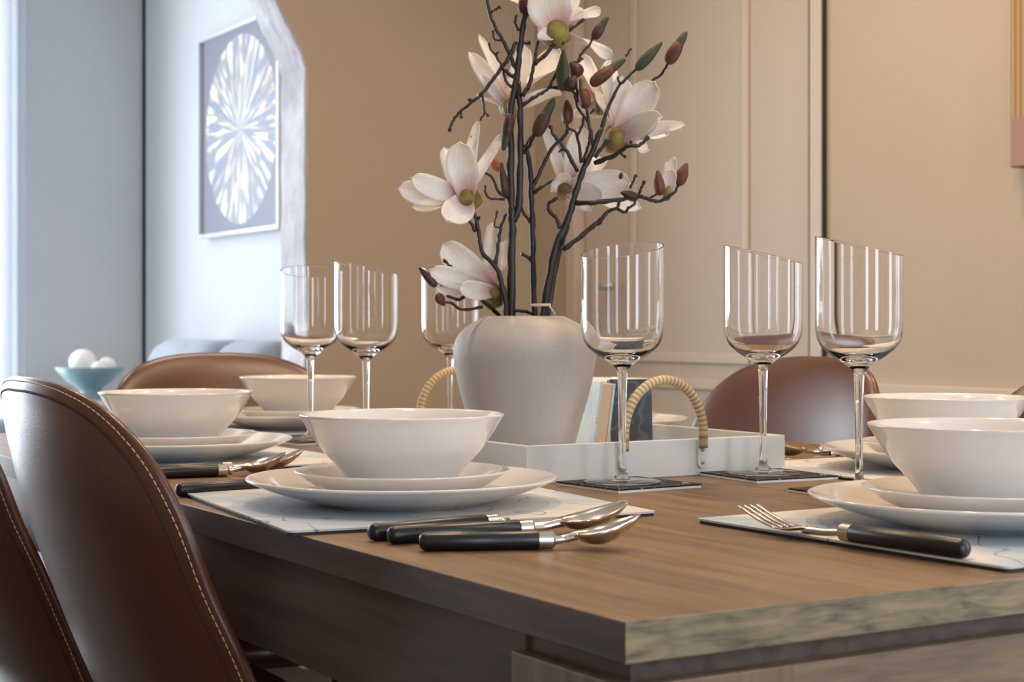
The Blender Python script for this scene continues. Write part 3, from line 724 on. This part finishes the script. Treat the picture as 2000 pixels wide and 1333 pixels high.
# world direction of the high side of the rim, as an angle
def hi(px_right, away): v = RIGHT*px_right+FWD*away; return math.atan2(v.y, v.x)
GL = [((0.436, 0.629), hi(0.6, 0.9), 'nearest wine glass, in front of the white tray', 0.16),
      ((0.622, 0.634), hi(-1, 0.2), 'wine glass in front of the right tray corner, left of the rightmost glass', 0),
      ((0.586, 0.448), hi(-1, 0.3), 'rightmost wine glass, standing behind the bottom right plates', 0),
      ((0.439, 1.222), hi(-1, 0.3), 'wine glass just left of the vase, second from the left', 0),
      ((0.432, 1.385), hi(-0.3, 1), 'leftmost wine glass, before the archway', 0),
      ((0.645, 1.367), hi(-1, 0.2), 'wine glass partly hidden behind the left side of the vase', 0)]
for (sx, ty), a, lb, _ in GL:
    wine_glass(lb, (sx, ty, TOP+0.0042), a)
    base = {'nearest': 'black line-patterned coaster under the nearest wine glass', 'rightmost': 'black coaster under the rightmost wine glass', 'leftmost': 'black coaster under the leftmost wine glass'}.get(lb.split()[0])
    if base is None:
        base = 'black coaster at the right tray corner' if 'corner' in lb else ('black coaster hidden behind the foreground bowl' if 'just left' in lb else 'black coaster under the glass behind the vase')
    coaster(base, (sx+0.004, ty-0.004, TOP), math.radians(-4 if sx > 0.5 else 3))

# ------------------------------------------------------------------ tray with handles
TX0, TX1, TY0, TY1 = 0.360, 0.700, 0.690, 1.140
tr = thing('serving_tray', 'cream rectangular tray with rattan handles holding the vase', 'tray', ((TX0+TX1)/2, (TY0+TY1)/2, TOP))
hx, hy, TH = (TX1-TX0)/2, (TY1-TY0)/2, 0.0395
Geo().box(-hx+0.005, hx-0.005, -hy+0.005, hy-0.005, 0.001, 0.006).obj('tray_base', M['tray'], tr, smooth=False)
for a in ((-hx, hx, -hy, -hy+0.008), (-hx, hx, hy-0.008, hy), (-hx, -hx+0.008, -hy+0.008, hy-0.008), (hx-0.008, hx, -hy+0.008, hy-0.008)):
    Geo().box(*a, 0, TH).obj('side_panel', M['tray'], tr, smooth=False, bevel=0.0008)
for sy in (-1, 1):
    yy = sy*(hy+0.004); R_ = 0.052; pts = []
    for k in range(25):
        a = PI*k/24; pts.append((-R_*math.cos(a)*1.0, yy, 0.046+0.058*math.sin(a)))
    pts = [(-R_, yy, 0.030)]+pts+[(R_, yy, 0.030)]
    hnd = Geo().tube(pts, 0.0052, 14, uv=True).obj('handle', M['rattan'], tr)
    for sx in (-1, 1):
        g = Geo(); r = 0.0062; o = []
        for k in range(9): o.append((r*math.cos(PI+PI*k/8), 0.014+r*math.sin(PI+PI*k/8)))
        for k in range(9): o.append((r*math.cos(PI*k/8), 0.038+0.3*r*math.sin(PI*k/8)))
        n = len(o); y1, y2 = sy*(hy+0.0002), sy*(hy+0.0028)
        g.add([(sx*R_+x, y1, z) for x, z in o]+[(sx*R_+x, y2, z) for x, z in o], [tuple(range(n)), tuple(range(n, 2*n))[::-1]]+[(k, n+k, n+(k+1) % n, (k+1) % n) for k in range(n)])
        br = g.obj('bracket', M['tray'], hnd, smooth=False)
        for zz in (0.014, 0.028):
            X = Matrix.Translation((sx*R_, y2, zz)) @ Matrix.Rotation(PI/2*sy*-1, 4, 'X')
            g2 = Geo().lathe([(0, 0), (0.0022, 0), (0.002, 0.0009), (0, 0.0013)], 16, X=X); g2.obj('screw', M['rivet'], hnd)

# ------------------------------------------------------------------ books in the tray
bk = thing('book', 'small book with pale marbled cover standing in the tray beside the vase', 'book', (*P(1168, 640, 1.97).xy, TOP+0.0062), -0.35, 'books in the tray')
Geo().box(-0.020, -0.017, -0.034, 0.034, 0, 0.088).obj('cover', M['marble'], bk, smooth=False); Geo().box(-0.0168, -0.004, -0.033, 0.033, 0.002, 0.086).obj('pages', M['pages'], bk, smooth=False)
bk.rotation_euler = (0, math.radians(7), -0.25)
Geo().box(-0.0038, -0.001, -0.034, 0.034, 0, 0.088).obj('cover', M['marble'], bk, smooth=False)
c0 = P(1232, 640, 2.02)
bk = thing('book', 'small black-covered book standing in the tray behind the near handle', 'book', (c0.x, c0.y, TOP+0.0062), -ANG+0.12, 'books in the tray')
Geo().box(-0.026, 0.026, -0.008, -0.006, 0, 0.090).obj('cover', M['dark_cover'], bk, smooth=False)
Geo().box(-0.025, 0.025, -0.0058, 0.008, 0.002, 0.088).obj('pages', M['pages'], bk, smooth=False)
Geo().box(-0.026, 0.026, 0.0082, 0.0102, 0, 0.090).obj('cover', M['dark_cover'], bk, smooth=False)
bk.rotation_euler = (math.radians(-6), 0, -ANG+0.12)

# ------------------------------------------------------------------ vase
VY = 1.85; k_ = VY/FPX
vb = P(1025, 908, VY); vb.z = TOP+0.0062
def vr(px): return px*k_
vp = [(0, 0), (vr(84), 0.0), (vr(90), 0.003), (vr(98), 0.022), (vr(105), 0.038), (vr(117), 0.062), (vr(129), 0.087), (vr(137), 0.110), (vr(140), 0.124), (vr(137), 0.137), (vr(128), 0.147), (vr(112), 0.1555), (vr(94), 0.1615), (vr(82), 0.1650), (vr(76), 0.1665), (vr(70), 0.1655), (vr(66), 0.161), (vr(72), 0.150), (vr(100), 0.135), (vr(115), 0.10), (vr(95), 0.04), (vr(80), 0.006), (0, 0.006)]
o = Geo().lathe([(0, 0)]+sm(vp[1:-1], 4)+[vp[-1]], 96).obj('vase', M['vase'], loc=vb)
tag(o, 'round speckled stoneware vase holding magnolia branches', 'vase')

# ------------------------------------------------------------------ magnolia branches
def pw(p, base=1.85):
    d = p[2] if len(p) > 2 else 0.0
    return P(p[0], p[1], base+d)
class Branch:
    def __init__(s, label):
        s.pts = []; s.o = thing('magnolia_branch', label, 'branch', (vb.x, vb.y, TOP+0.01), 0, 'artificial magnolia branches')
        s.off = Vector((vb.x, vb.y, TOP+0.01)); s.g = Geo(); s.last = None
    def limb(s, pts, r0, r1, knob=False):
        p = [pw(q)-s.off for q in pts]; c = bez(p, 5); n = len(c)
        rad = []
        for i in range(n):
            r = r0+(r1-r0)*i/(n-1); r *= 1+0.16*math.sin(i*2.1+pts[0][0])*random.uniform(0.4, 1)
            rad.append(r)
        if knob: rad[-1] *= 1.5; rad[-2] *= 1.5
        c = [q+Vector((random.uniform(-1, 1), random.uniform(-1, 1), random.uniform(-1, 1)))*0.0006 for q in c]
        c[0] = p[0]
        s.g.tube(c, rad, 9)
    def finish(s): s.stem = s.g.obj('stem', M['bark'], s.o); return s
    def bud(s, b, t, wd, m, tip=None, d=0.0):
        b, t = pw((*b, d) if len(b) == 2 else b)-s.off, pw((*t, d) if len(t) == 2 else t)-s.off
        ax = t-b; L = ax.length; q = ax.to_track_quat('Z', 'Y').to_matrix().to_4x4(); X = Matrix.Translation(b) @ q
        w_ = wd*1.85/FPX/2
        prof = [(0, 0), (w_*0.45, L*0.01), (w_*0.85, L*0.12), (w_, L*0.32), (w_*0.92, L*0.55), (w_*0.62, L*0.76), (w_*0.38, L*0.9), (w_*0.22, L*0.97), (0, L)]
        pr = sm(prof, 3); pr[0] = (0, 0); pr[-1] = (0, L)
        def wob(v): a = math.atan2(v.y, v.x); k = 1+0.07*math.cos(3*a+v.z*60); return Vector((v.x*k, v.y*k*0.85, v.z))
        o = Geo().lathe(pr, 20, X=X, fn=wob).obj('bud', M[m], s.o)
        if tip:
            pr2 = [(0, L*0.45), (w_*0.55, L*0.52), (w_*0.62, L*0.72), (w_*0.50, L*0.95), (w_*0.26, L*1.12), (0, L*1.16)]
            pr2 = sm(pr2, 3); pr2[0] = (0, L*0.45); pr2[-1] = (0, L*1.16)
            Geo().lathe([(r*1.12, z) for r, z in pr2], 18, X=X, fn=wob).obj('bud_tip', M[tip], o)
        return o
    def flower(s, c, axis, petals, cal=0.020, d=0.0):
        cal *= 0.84
        """c: pixel of the flower base; axis: pixel direction of opening; petals: (tip px, py, depth offset, width px, bulge)"""
        C0 = pw((*c, d))-s.off
        A = pw((c[0]+axis[0], c[1]+axis[1], d+(axis[2] if len(axis) > 2 else 0)))-s.off-C0; A.normalize()
        q = A.to_track_quat('Z', 'Y').to_matrix().to_4x4(); X = Matrix.Translation(C0-A*cal*0.25) @ q
        prof = [(0, -cal*0.45), (cal*0.32, -cal*0.38), (cal*0.60, -cal*0.05), (cal*0.70, cal*0.4), (cal*0.66, cal*0.95), (cal*0.60, cal*0.9), (cal*0.5, cal*0.3), (0, cal*0.15)]
        def lob(v): a = math.atan2(v.y, v.x); k = max(0, v.z/cal); return Vector((v.x, v.y, v.z*(1+0.75*k*math.cos(3*a+1))))
        fl = Geo().lathe(sm(prof, 3), 30, X=X, fn=lob).obj('flower', M['calyx'], s.o)
        st = Geo().lathe([(0, 0.002), (0.003, 0.002), (0.0038, 0.008), (0.002, 0.016), (0, 0.018)], 14, X=X); st.obj('stamen', M['calyx'], fl)
        for (tx, ty, td, wpx, bulge) in petals:
            T = pw((tx, ty, d+td))-s.off
            ax = T-C0; L = ax.length; W = wpx*1.12*1.85/FPX/2
            # bend: petals leave along the axis then open outwards
            mid = C0+ax*0.5+A*L*bulge
            view = -FWD
            out = (ax-A*ax.dot(A)); out = out.normalized() if out.length > 1e-4 else view
            nrm = (A*0.55 - out*0.35 + view*0.75).normalized()
            ph = random.uniform(0, 6)
            def q_(u, v):
                a = v*2-1
                p = C0*(1-u)**2+mid*2*u*(1-u)+T*u*u
                tg = (mid-C0)*(1-u)+(T-mid)*u; tg.normalize()
                sd = tg.cross(nrm).normalized(); nn = sd.cross(tg)
                wd = W*(0.36+0.64*math.sin(PI/2*min(1, u*1.55)))*(max(0, 1-u**5.0))**0.5
                return p+sd*a*wd+nn*(W*0.42*(a*a)*(1-0.5*u)) + nn*(0.0028*math.sin(7*u+ph)*a*u + 0.004*max(0, u-0.75)*math.sin(ph)*4*(u-0.75)) + sd*(0.0022*math.sin(5*u+ph)*u)
            Geo().grid(q_, 16, 8).obj('petal', M['petal'], fl, solid=0.0007)
        sx_ = A.orthogonal().normalized(); sy_ = A.cross(sx_)
        for k in range(3):
            an = 2*PI*k/3+c[0]; dv = sx_*math.cos(an)+sy_*math.sin(an)
            B0 = C0-A*cal*0.3; T3 = C0+A*cal*random.uniform(1.5, 2.0)+dv*cal*random.uniform(0.85, 1.15); M3 = C0+A*cal*0.4+dv*cal*0.95
            def q3(u, v):
                a = v*2-1; p = B0*(1-u)**2+M3*2*u*(1-u)+T3*u*u
                tg = ((M3-B0)*(1-u)+(T3-M3)*u).normalized(); sd = tg.cross(dv).normalized()
                wd = cal*0.78*math.sin(PI*min(1, 0.12+u*0.8))*(max(0, 1-u**6))**0.5
                return p+sd*a*wd-dv*(a*a*wd*0.45)
            Geo().grid(q3, 10, 6).obj('sepal', M['calyx'], fl, solid=0.0008)
        return fl

b1 = Branch('tallest left magnolia stem, dark twin stem crossing the upper flowers')
b1.limb([(997, 700, 0), (998, 617), (999, 503), (1000, 437), (997, 377), (998, 283), (997, 223), (1005, 173), (1012, 130), (1018, 74), (1027, 20), (1034, -40)], 0.0050, 0.0030)
b1.limb([(1003, 434), (1014, 393), (1016, 299), (1015, 210), (1010, 161, .01)], 0.0042, 0.0034)
b1.limb([(1012, 150), (1007, 134), (985, 84), (965, 50), (955, 22), (950, -25)], 0.0026, 0.0018)
b1.limb([(957, 25), (966, 19), (977, 13)], 0.0016, 0.0016, True)
b1.limb([(980, 79), (966, 76), (962, 59)], 0.0014, 0.0012, True)
b1.limb([(1007, 82), (992, 115), (980, 131), (965, 153), (943, 181), (921, 200), (899, 218), (884, 238), (877, 257)], 0.0026, 0.0015, True)
b1.limb([(941, 183), (946, 218), (937, 235)], 0.0015, 0.0011); b1.limb([(945, 216), (954, 227)], 0.0011, 0.0011, True)
b1.limb([(922, 202), (916, 194)], 0.0014, 0.0016, True); b1.limb([(900, 220), (901, 232)], 0.0012, 0.0014, True)
b1.limb([(980, 129), (970, 111), (957, 95), (955, 84)], 0.0014, 0.0011, True); b1.limb([(970, 110), (972, 101)], 0.001, 0.0013, True)
b1.limb([(982, 133), (988, 158), (1000, 172)], 0.0015, 0.0018)
b1.limb([(985, 136), (995, 146), (1006, 152)], 0.0022, 0.0026)
b1.limb([(1020, 188), (1035, 161), (1043, 124), (1052, 79)], 0.0026, 0.0016)
b1.limb([(1044, 126), (1072, 99), (1096, 72), (1116, 57), (1141, 37)], 0.0026, 0.0015, True)
b1.limb([(1099, 87), (1101, 50), (1114, 19)], 0.0016, 0.0013, True)
b1.limb([(1017, 208), (1047, 188), (1072, 171), (1086, 142), (1094, 120)], 0.0024, 0.0014)
b1.limb([(1072, 171), (1101, 173), (1121, 181), (1132, 200)], 0.0020, 0.0016)
b1.limb([(992, 387), (973, 374), (960, 346), (945, 338)], 0.0020, 0.0012); b1.limb([(986, 390), (957, 387), (948, 375), (948, 362)], 0.0015, 0.0010, True)
b1.limb([(1013, 60), (1006, 45), (1008, 30)], 0.0018, 0.0016); b1.limb([(1032, 30), (1043, 20), (1051, 5)], 0.0020, 0.0018, True)
b1.limb([(1020, 84), (1034, 84)], 0.0016, 0.0018, True)
b1.finish()
b1.bud((1022, 27), (1036, -25), 34, 'bud_dark'); b1.bud((998, 223), (985, 285), 27, 'bud_dark', 'bud_green', d=-0.02)
b1.bud((988, 386), (978, 318), 20, 'bud_dark', d=-0.02); b1.bud((982, 330), (952, 312), 26, 'bud_orange', d=0.01)
b1.bud((923, 280), (919, 258), 14, 'bud_orange', d=0.02)
b1.bud((1099, 178), (1101, 96), 30, 'bud_green', d=-0.015); b1.bud((1110, 175), (1124, 148), 30, 'bud_dark', d=-0.02)
b1.flower((1085, 62), (0.1, -1, 0.1), [(1030, -40, 0, 60, .12), (1110, -50, .02, 70, .1), (1060, -40, -.05, 80, .1), (1172, 17, .02, 34, .2), (1198, 110, 0.03, 34, .25), (1054, 77, -.03, 26, .2), (995, -8, .03, 30, .1), (1135, 20, .03, 46, .1)], 0.026)
b1.flower((997, 212), (0.1, -1, .05), [(938, 67, 0.02, 22, .08), (913, 104, 0, 32, .08), (932, 147, -.02, 20, .1), (1027, 90, 0.02, 40, .05), (1096, 100, 0.04, 58, .12), (930, 190, 0.03, 24, .1), (1095, 185, 0.05, 46, .1)], 0.017, d=0.06)

b2 = Branch('left side magnolia twig carrying the two lowest left white flowers')
b2.limb([(992, 700, -.01), (989, 610, -.01), (982, 566, -.01), (970, 525, -.01), (942, 494, -.01), (935, 459, -.01), (929, 425, -.01), (918, 400, -.01)], 0.0034, 0.0020)
b2.limb([(929, 453, -.01), (910, 421, -.01), (897, 409, -.01)], 0.0022, 0.0015, True); b2.limb([(931, 436, -.01), (937, 424, -.01)], 0.001, 0.0012, True)
b2.limb([(967, 519, -.01), (973, 478, 0), (979, 440, 0), (990, 415, .01)], 0.0024, 0.0016); b2.limb([(977, 445, 0), (965, 440, 0), (972, 412, 0)], 0.0013, 0.001, True)
b2.limb([(982, 640, 0.0), (972, 613, 0), (942, 588, -.02), (916, 574, -.03), (897, 586, -.03), (872, 578, -.03)], 0.0026, 0.0016)
b2.limb([(942, 600, -.02), (904, 605, -.03), (882, 593, -.03), (866, 590, -.03)], 0.0018, 0.0013); b2.limb([(899, 539, 0.0), (884, 524, -.02), (866, 508, -.03)], 0.0015, 0.0013, True)
b2.finish()
b2.bud((852, 560), (817, 522), 20, 'bud_dark', d=-0.03); b2.bud((866, 545), (858, 566), 14, 'bud_green', d=-0.02); b2.bud((853, 575), (868, 598), 22, 'bud', d=-0.03)
b2.flower((912, 388), (-0.25, -1, .12), [(776, 372, -.02, 46, .12), (806, 410, .02, 24, .1), (874, 438, -.05, 56, .25), (868, 290, .02, 42, .03), (898, 276, -.03, 58, .0), (930, 238, .03, 26, .03), (978, 262, .02, 24, .05), (800, 350, -.04, 40, .18)], 0.020, d=-0.01)
b2.flower((966, 572), (-0.8, -0.5, .1), [(863, 476, -.02, 58, .02), (838, 524, -.04, 40, .0), (850, 568, -.03, 30, -.05), (958, 436, 0.02, 34, .1), (990, 470, .03, 22, .1), (900, 515, .02, 48, .05), (895, 560, -.07, 34, -.02)], 0.022, d=0.005)

b3 = Branch('thin middle magnolia stem between the twin stem and the right stem')
b3.limb([(1046, 700, .02), (1044, 614, .02), (1041, 503, .02), (1039, 425, .02), (1036, 346, .02), (1030, 302, .01), (1020, 285, .01)], 0.0038, 0.0030)
b3.limb([(1038, 372, .02), (1042, 362, .02), (1058, 329, .02), (1077, 292, .02), (1105, 262, .02), (1107, 240, .02)], 0.0026, 0.0018)
b3.limb([(1042, 378, .02), (1060, 364, .02), (1082, 352, .04)], 0.0022, 0.0018)
b3.limb([(1018, 300, .01), (1032, 286, 0), (1044, 262, -.01)], 0.0028, 0.0020); b3.limb([(1022, 294, .01), (1036, 270, 0), (1044, 262, 0)], 0.0018, 0.0018)
b3.limb([(1036, 437, .02), (1023, 415, .02), (1012, 398, .01)], 0.0020, 0.0014); b3.limb([(1041, 512, .02), (1030, 502, .02), (1018, 496, .02)], 0.0022, 0.0016, True)
b3.limb([(1004, 607, 0), (1020, 608, 0), (1040, 612, .01)], 0.0020, 0.0018)
b3.finish()
b3.bud((1046, 266), (1078, 202), 32, 'bud_dark', 'bud_green', d=-0.02); b3.bud((1108, 242), (1107, 194), 28, 'bud', d=0.0)

b4 = Branch('thick right magnolia stem leaning right, with low branch and budding tips')
b4.limb([(1050, 700, -.01), (1061, 614, -.01), (1083, 488, -.01), (1105, 440, -.01), (1121, 387, -.01), (1137, 337, -.01), (1159, 290, -.01), (1174, 252, -.01)], 0.0046, 0.0030)
b4.limb([(1064, 700, .01), (1072, 600, .01), (1090, 500, .01), (1108, 440, .0)], 0.0036, 0.0030)
b4.limb([(1159, 287, -.01), (1150, 240, -.01), (1146, 212, -.01)], 0.0024, 0.0016); b4.limb([(1150, 240, -.01), (1128, 208, -.01), (1122, 186, -.01)], 0.0018, 0.0012); b4.limb([(1152, 222, -.01), (1161, 214, -.01)], 0.001, 0.0013, True)
b4.limb([(1161, 319, -.01), (1199, 304, -.02), (1228, 285, -.03), (1248, 285, -.03), (1267, 267, -.03)], 0.0030, 0.0016, True); b4.limb([(1232, 284, -.03), (1232, 276, -.03)], 0.0014, 0.0014, True); b4.limb([(1210, 300, -.02), (1222, 306, -.02)], 0.0012, 0.0014, True)
b4.limb([(1162, 308, -.01), (1174, 290, -.01), (1187, 274, -.01)], 0.0022, 0.0018, True)
b4.limb([(1099, 488, -.01), (1146, 453, -.01), (1171, 431, -.01), (1190, 412, -.01), (1206, 406, -.01), (1210, 388, -.01)], 0.0030, 0.0016); b4.limb([(1165, 440, -.01), (1173, 436, -.01), (1171, 427, -.01)], 0.0012, 0.0014)
b4.limb([(1206, 408, -.01), (1220, 414, -.01), (1228, 406, -.01), (1240, 398, -.01), (1238, 388, -.01)], 0.0020, 0.0012)
b4.limb([(1124, 396, -.01), (1162, 396, -.02), (1209, 390, -.02), (1247, 384, -.02), (1272, 392, -.02), (1294, 392, -.02), (1316, 377, -.02), (1327, 359, -.02)], 0.0030, 0.0014)
b4.limb([(1247, 379, -.02), (1253, 367, -.02), (1259, 354, -.02)], 0.0016, 0.0014, True); b4.limb([(1231, 368, -.02), (1237, 354, -.02), (1242, 341, -.02)], 0.0014, 0.0012, True)
b4.limb([(1262, 388, -.02), (1276, 384, -.02), (1283, 376, -.02)], 0.0014, 0.0012)
b4.limb([(1094, 446, -.01), (1086, 426, -.01), (1072, 412, -.01), (1073, 396, -.01), (1089, 387, -.01)], 0.0024, 0.0020)
b4.limb([(1128, 335, -.01), (1102, 289, -.02), (1080, 262, -.02), (1075, 246, -.02)], 0.0024, 0.0014, True); b4.limb([(1102, 291, -.02), (1091, 296, -.02)], 0.0014, 0.0012)
b4.limb([(1135, 318, -.01), (1127, 264, 0), (1109, 250, 0)], 0.0020, 0.0014); b4.limb([(1127, 266, 0), (1138, 240, 0), (1140, 222, 0)], 0.0016, 0.0012); b4.limb([(1138, 316, -.01), (1149, 285, 0), (1152, 262, 0)], 0.0016, 0.0016)
b4.limb([(1210, 166, 0), (1226, 151, 0), (1244, 134, 0)], 0.0018, 0.0016); b4.limb([(1211, 165, 0), (1206, 150, 0)], 0.0013, 0.0012); b4.limb([(1174, 252, -.01), (1190, 205, 0), (1210, 166, 0)], 0.0024, 0.0017)
b4.limb([(1200, 200, .02), (1232, 180, .02), (1262, 162, .02), (1290, 146, .01), (1305, 123, 0)], 0.0016, 0.0014)
b4.limb([(1223, 111, 0), (1227, 103, 0), (1232, 94, 0)], 0.0013, 0.001, True)
b4.limb([(1146, 212, -.01), (1130, 186, 0), (1124, 140, 0), (1134, 108, 0), (1150, 90, 0), (1158, 72, 0)], 0.0018, 0.0013); b4.limb([(1116, 122, 0), (1130, 120, 0), (1138, 114, 0)], 0.0014, 0.0014, True)
b4.finish()
b4.bud((1304, 124), (1336, 70), 32, 'bud', 'bud_green'); b4.bud((1243, 136), (1294, 82), 26, 'bud_green', d=-0.01); b4.bud((1250, 122), (1272, 94), 14, 'bud_orange', d=0.0)
b4.bud((1154, 166), (1212, 122), 30, 'bud', 'bud_green', d=-0.02); b4.bud((1159, 76), (1184, 38), 24, 'bud_dark', 'bud_green'); b4.bud((1145, 212), (1136, 160), 28, 'bud', 'calyx', d=-0.025)
b4.bud((1134, 148), (1112, 122), 34, 'bud', d=0.0)
b4.bud((1324, 362), (1342, 318), 28, 'bud', d=-0.02); b4.bud((1290, 382), (1284, 332), 24, 'bud', d=-0.03); b4.bud((1246, 388), (1212, 376), 22, 'bud_dark', d=-0.02); b4.bud((1212, 350), (1214, 336), 10, 'bud_green', d=0.02)
b4.flower((1302, 385), (0.15, -1, 0), [(1319, 308, 0, 26, .02), (1304, 318, .01, 24, .02), (1312, 330, -.012, 28, .0)], 0.008, d=-0.015)
b4.flower((1205, 268), (0.2, -1, .12), [(1281, 160, -.02, 60, .02), (1180, 130, .02, 36, .06), (1160, 176, .03, 30, .08), (1215, 150, .01, 50, .02), (1340, 244, -.02, 26, .12), (1306, 268, .03, 22, .1), (1265, 298, .02, 34, .15), (1295, 230, -.06, 44, .1)], 0.022, d=0.01)
b4.flower((1100, 368), (0.3, -0.9, .1), [(1068, 248, 0.0, 24, .05), (1142, 252, 0.02, 40, .06), (1232, 362, .0, 62, .15), (1252, 410, .03, 34, .1), (1186, 312, .03, 46, .05), (1156, 412, -.02, 34, .15), (1090, 340, -.03, 40, .02), (1178, 388, -.03, 40, .1)], 0.020, d=0.05)
b4.flower((1172, 208), (-0.3, -0.8, .1), [(1138, 110, .02, 46, .05), (1190, 120, .03, 42, .05), (1120, 225, .03, 26, .05), (1158, 232, .02, 40, .05), (1115, 165, .03, 40, .05)], 0.014, d=0.06)
# twine round the stems at the neck
g = Geo(); cpt = P(1056, 597, 1.84); pts = []
for k in range(40):
    a = k/39*2*PI*2; pts.append(cpt+RIGHT*0.011*math.cos(a)+FWD*0.011*math.sin(a)+UP*0.0025*(k/39-0.5))
g.tube(pts, 0.0009, 6); g.tube(bez([cpt+RIGHT*0.009-FWD*0.008, cpt+RIGHT*0.013-FWD*0.012-UP*0.006, cpt+RIGHT*0.016-FWD*0.011-UP*0.010], 5), 0.0009, 6)
tag(g.obj('twine', M['twine']), 'white twine tied round the stems at the vase neck', 'twine')
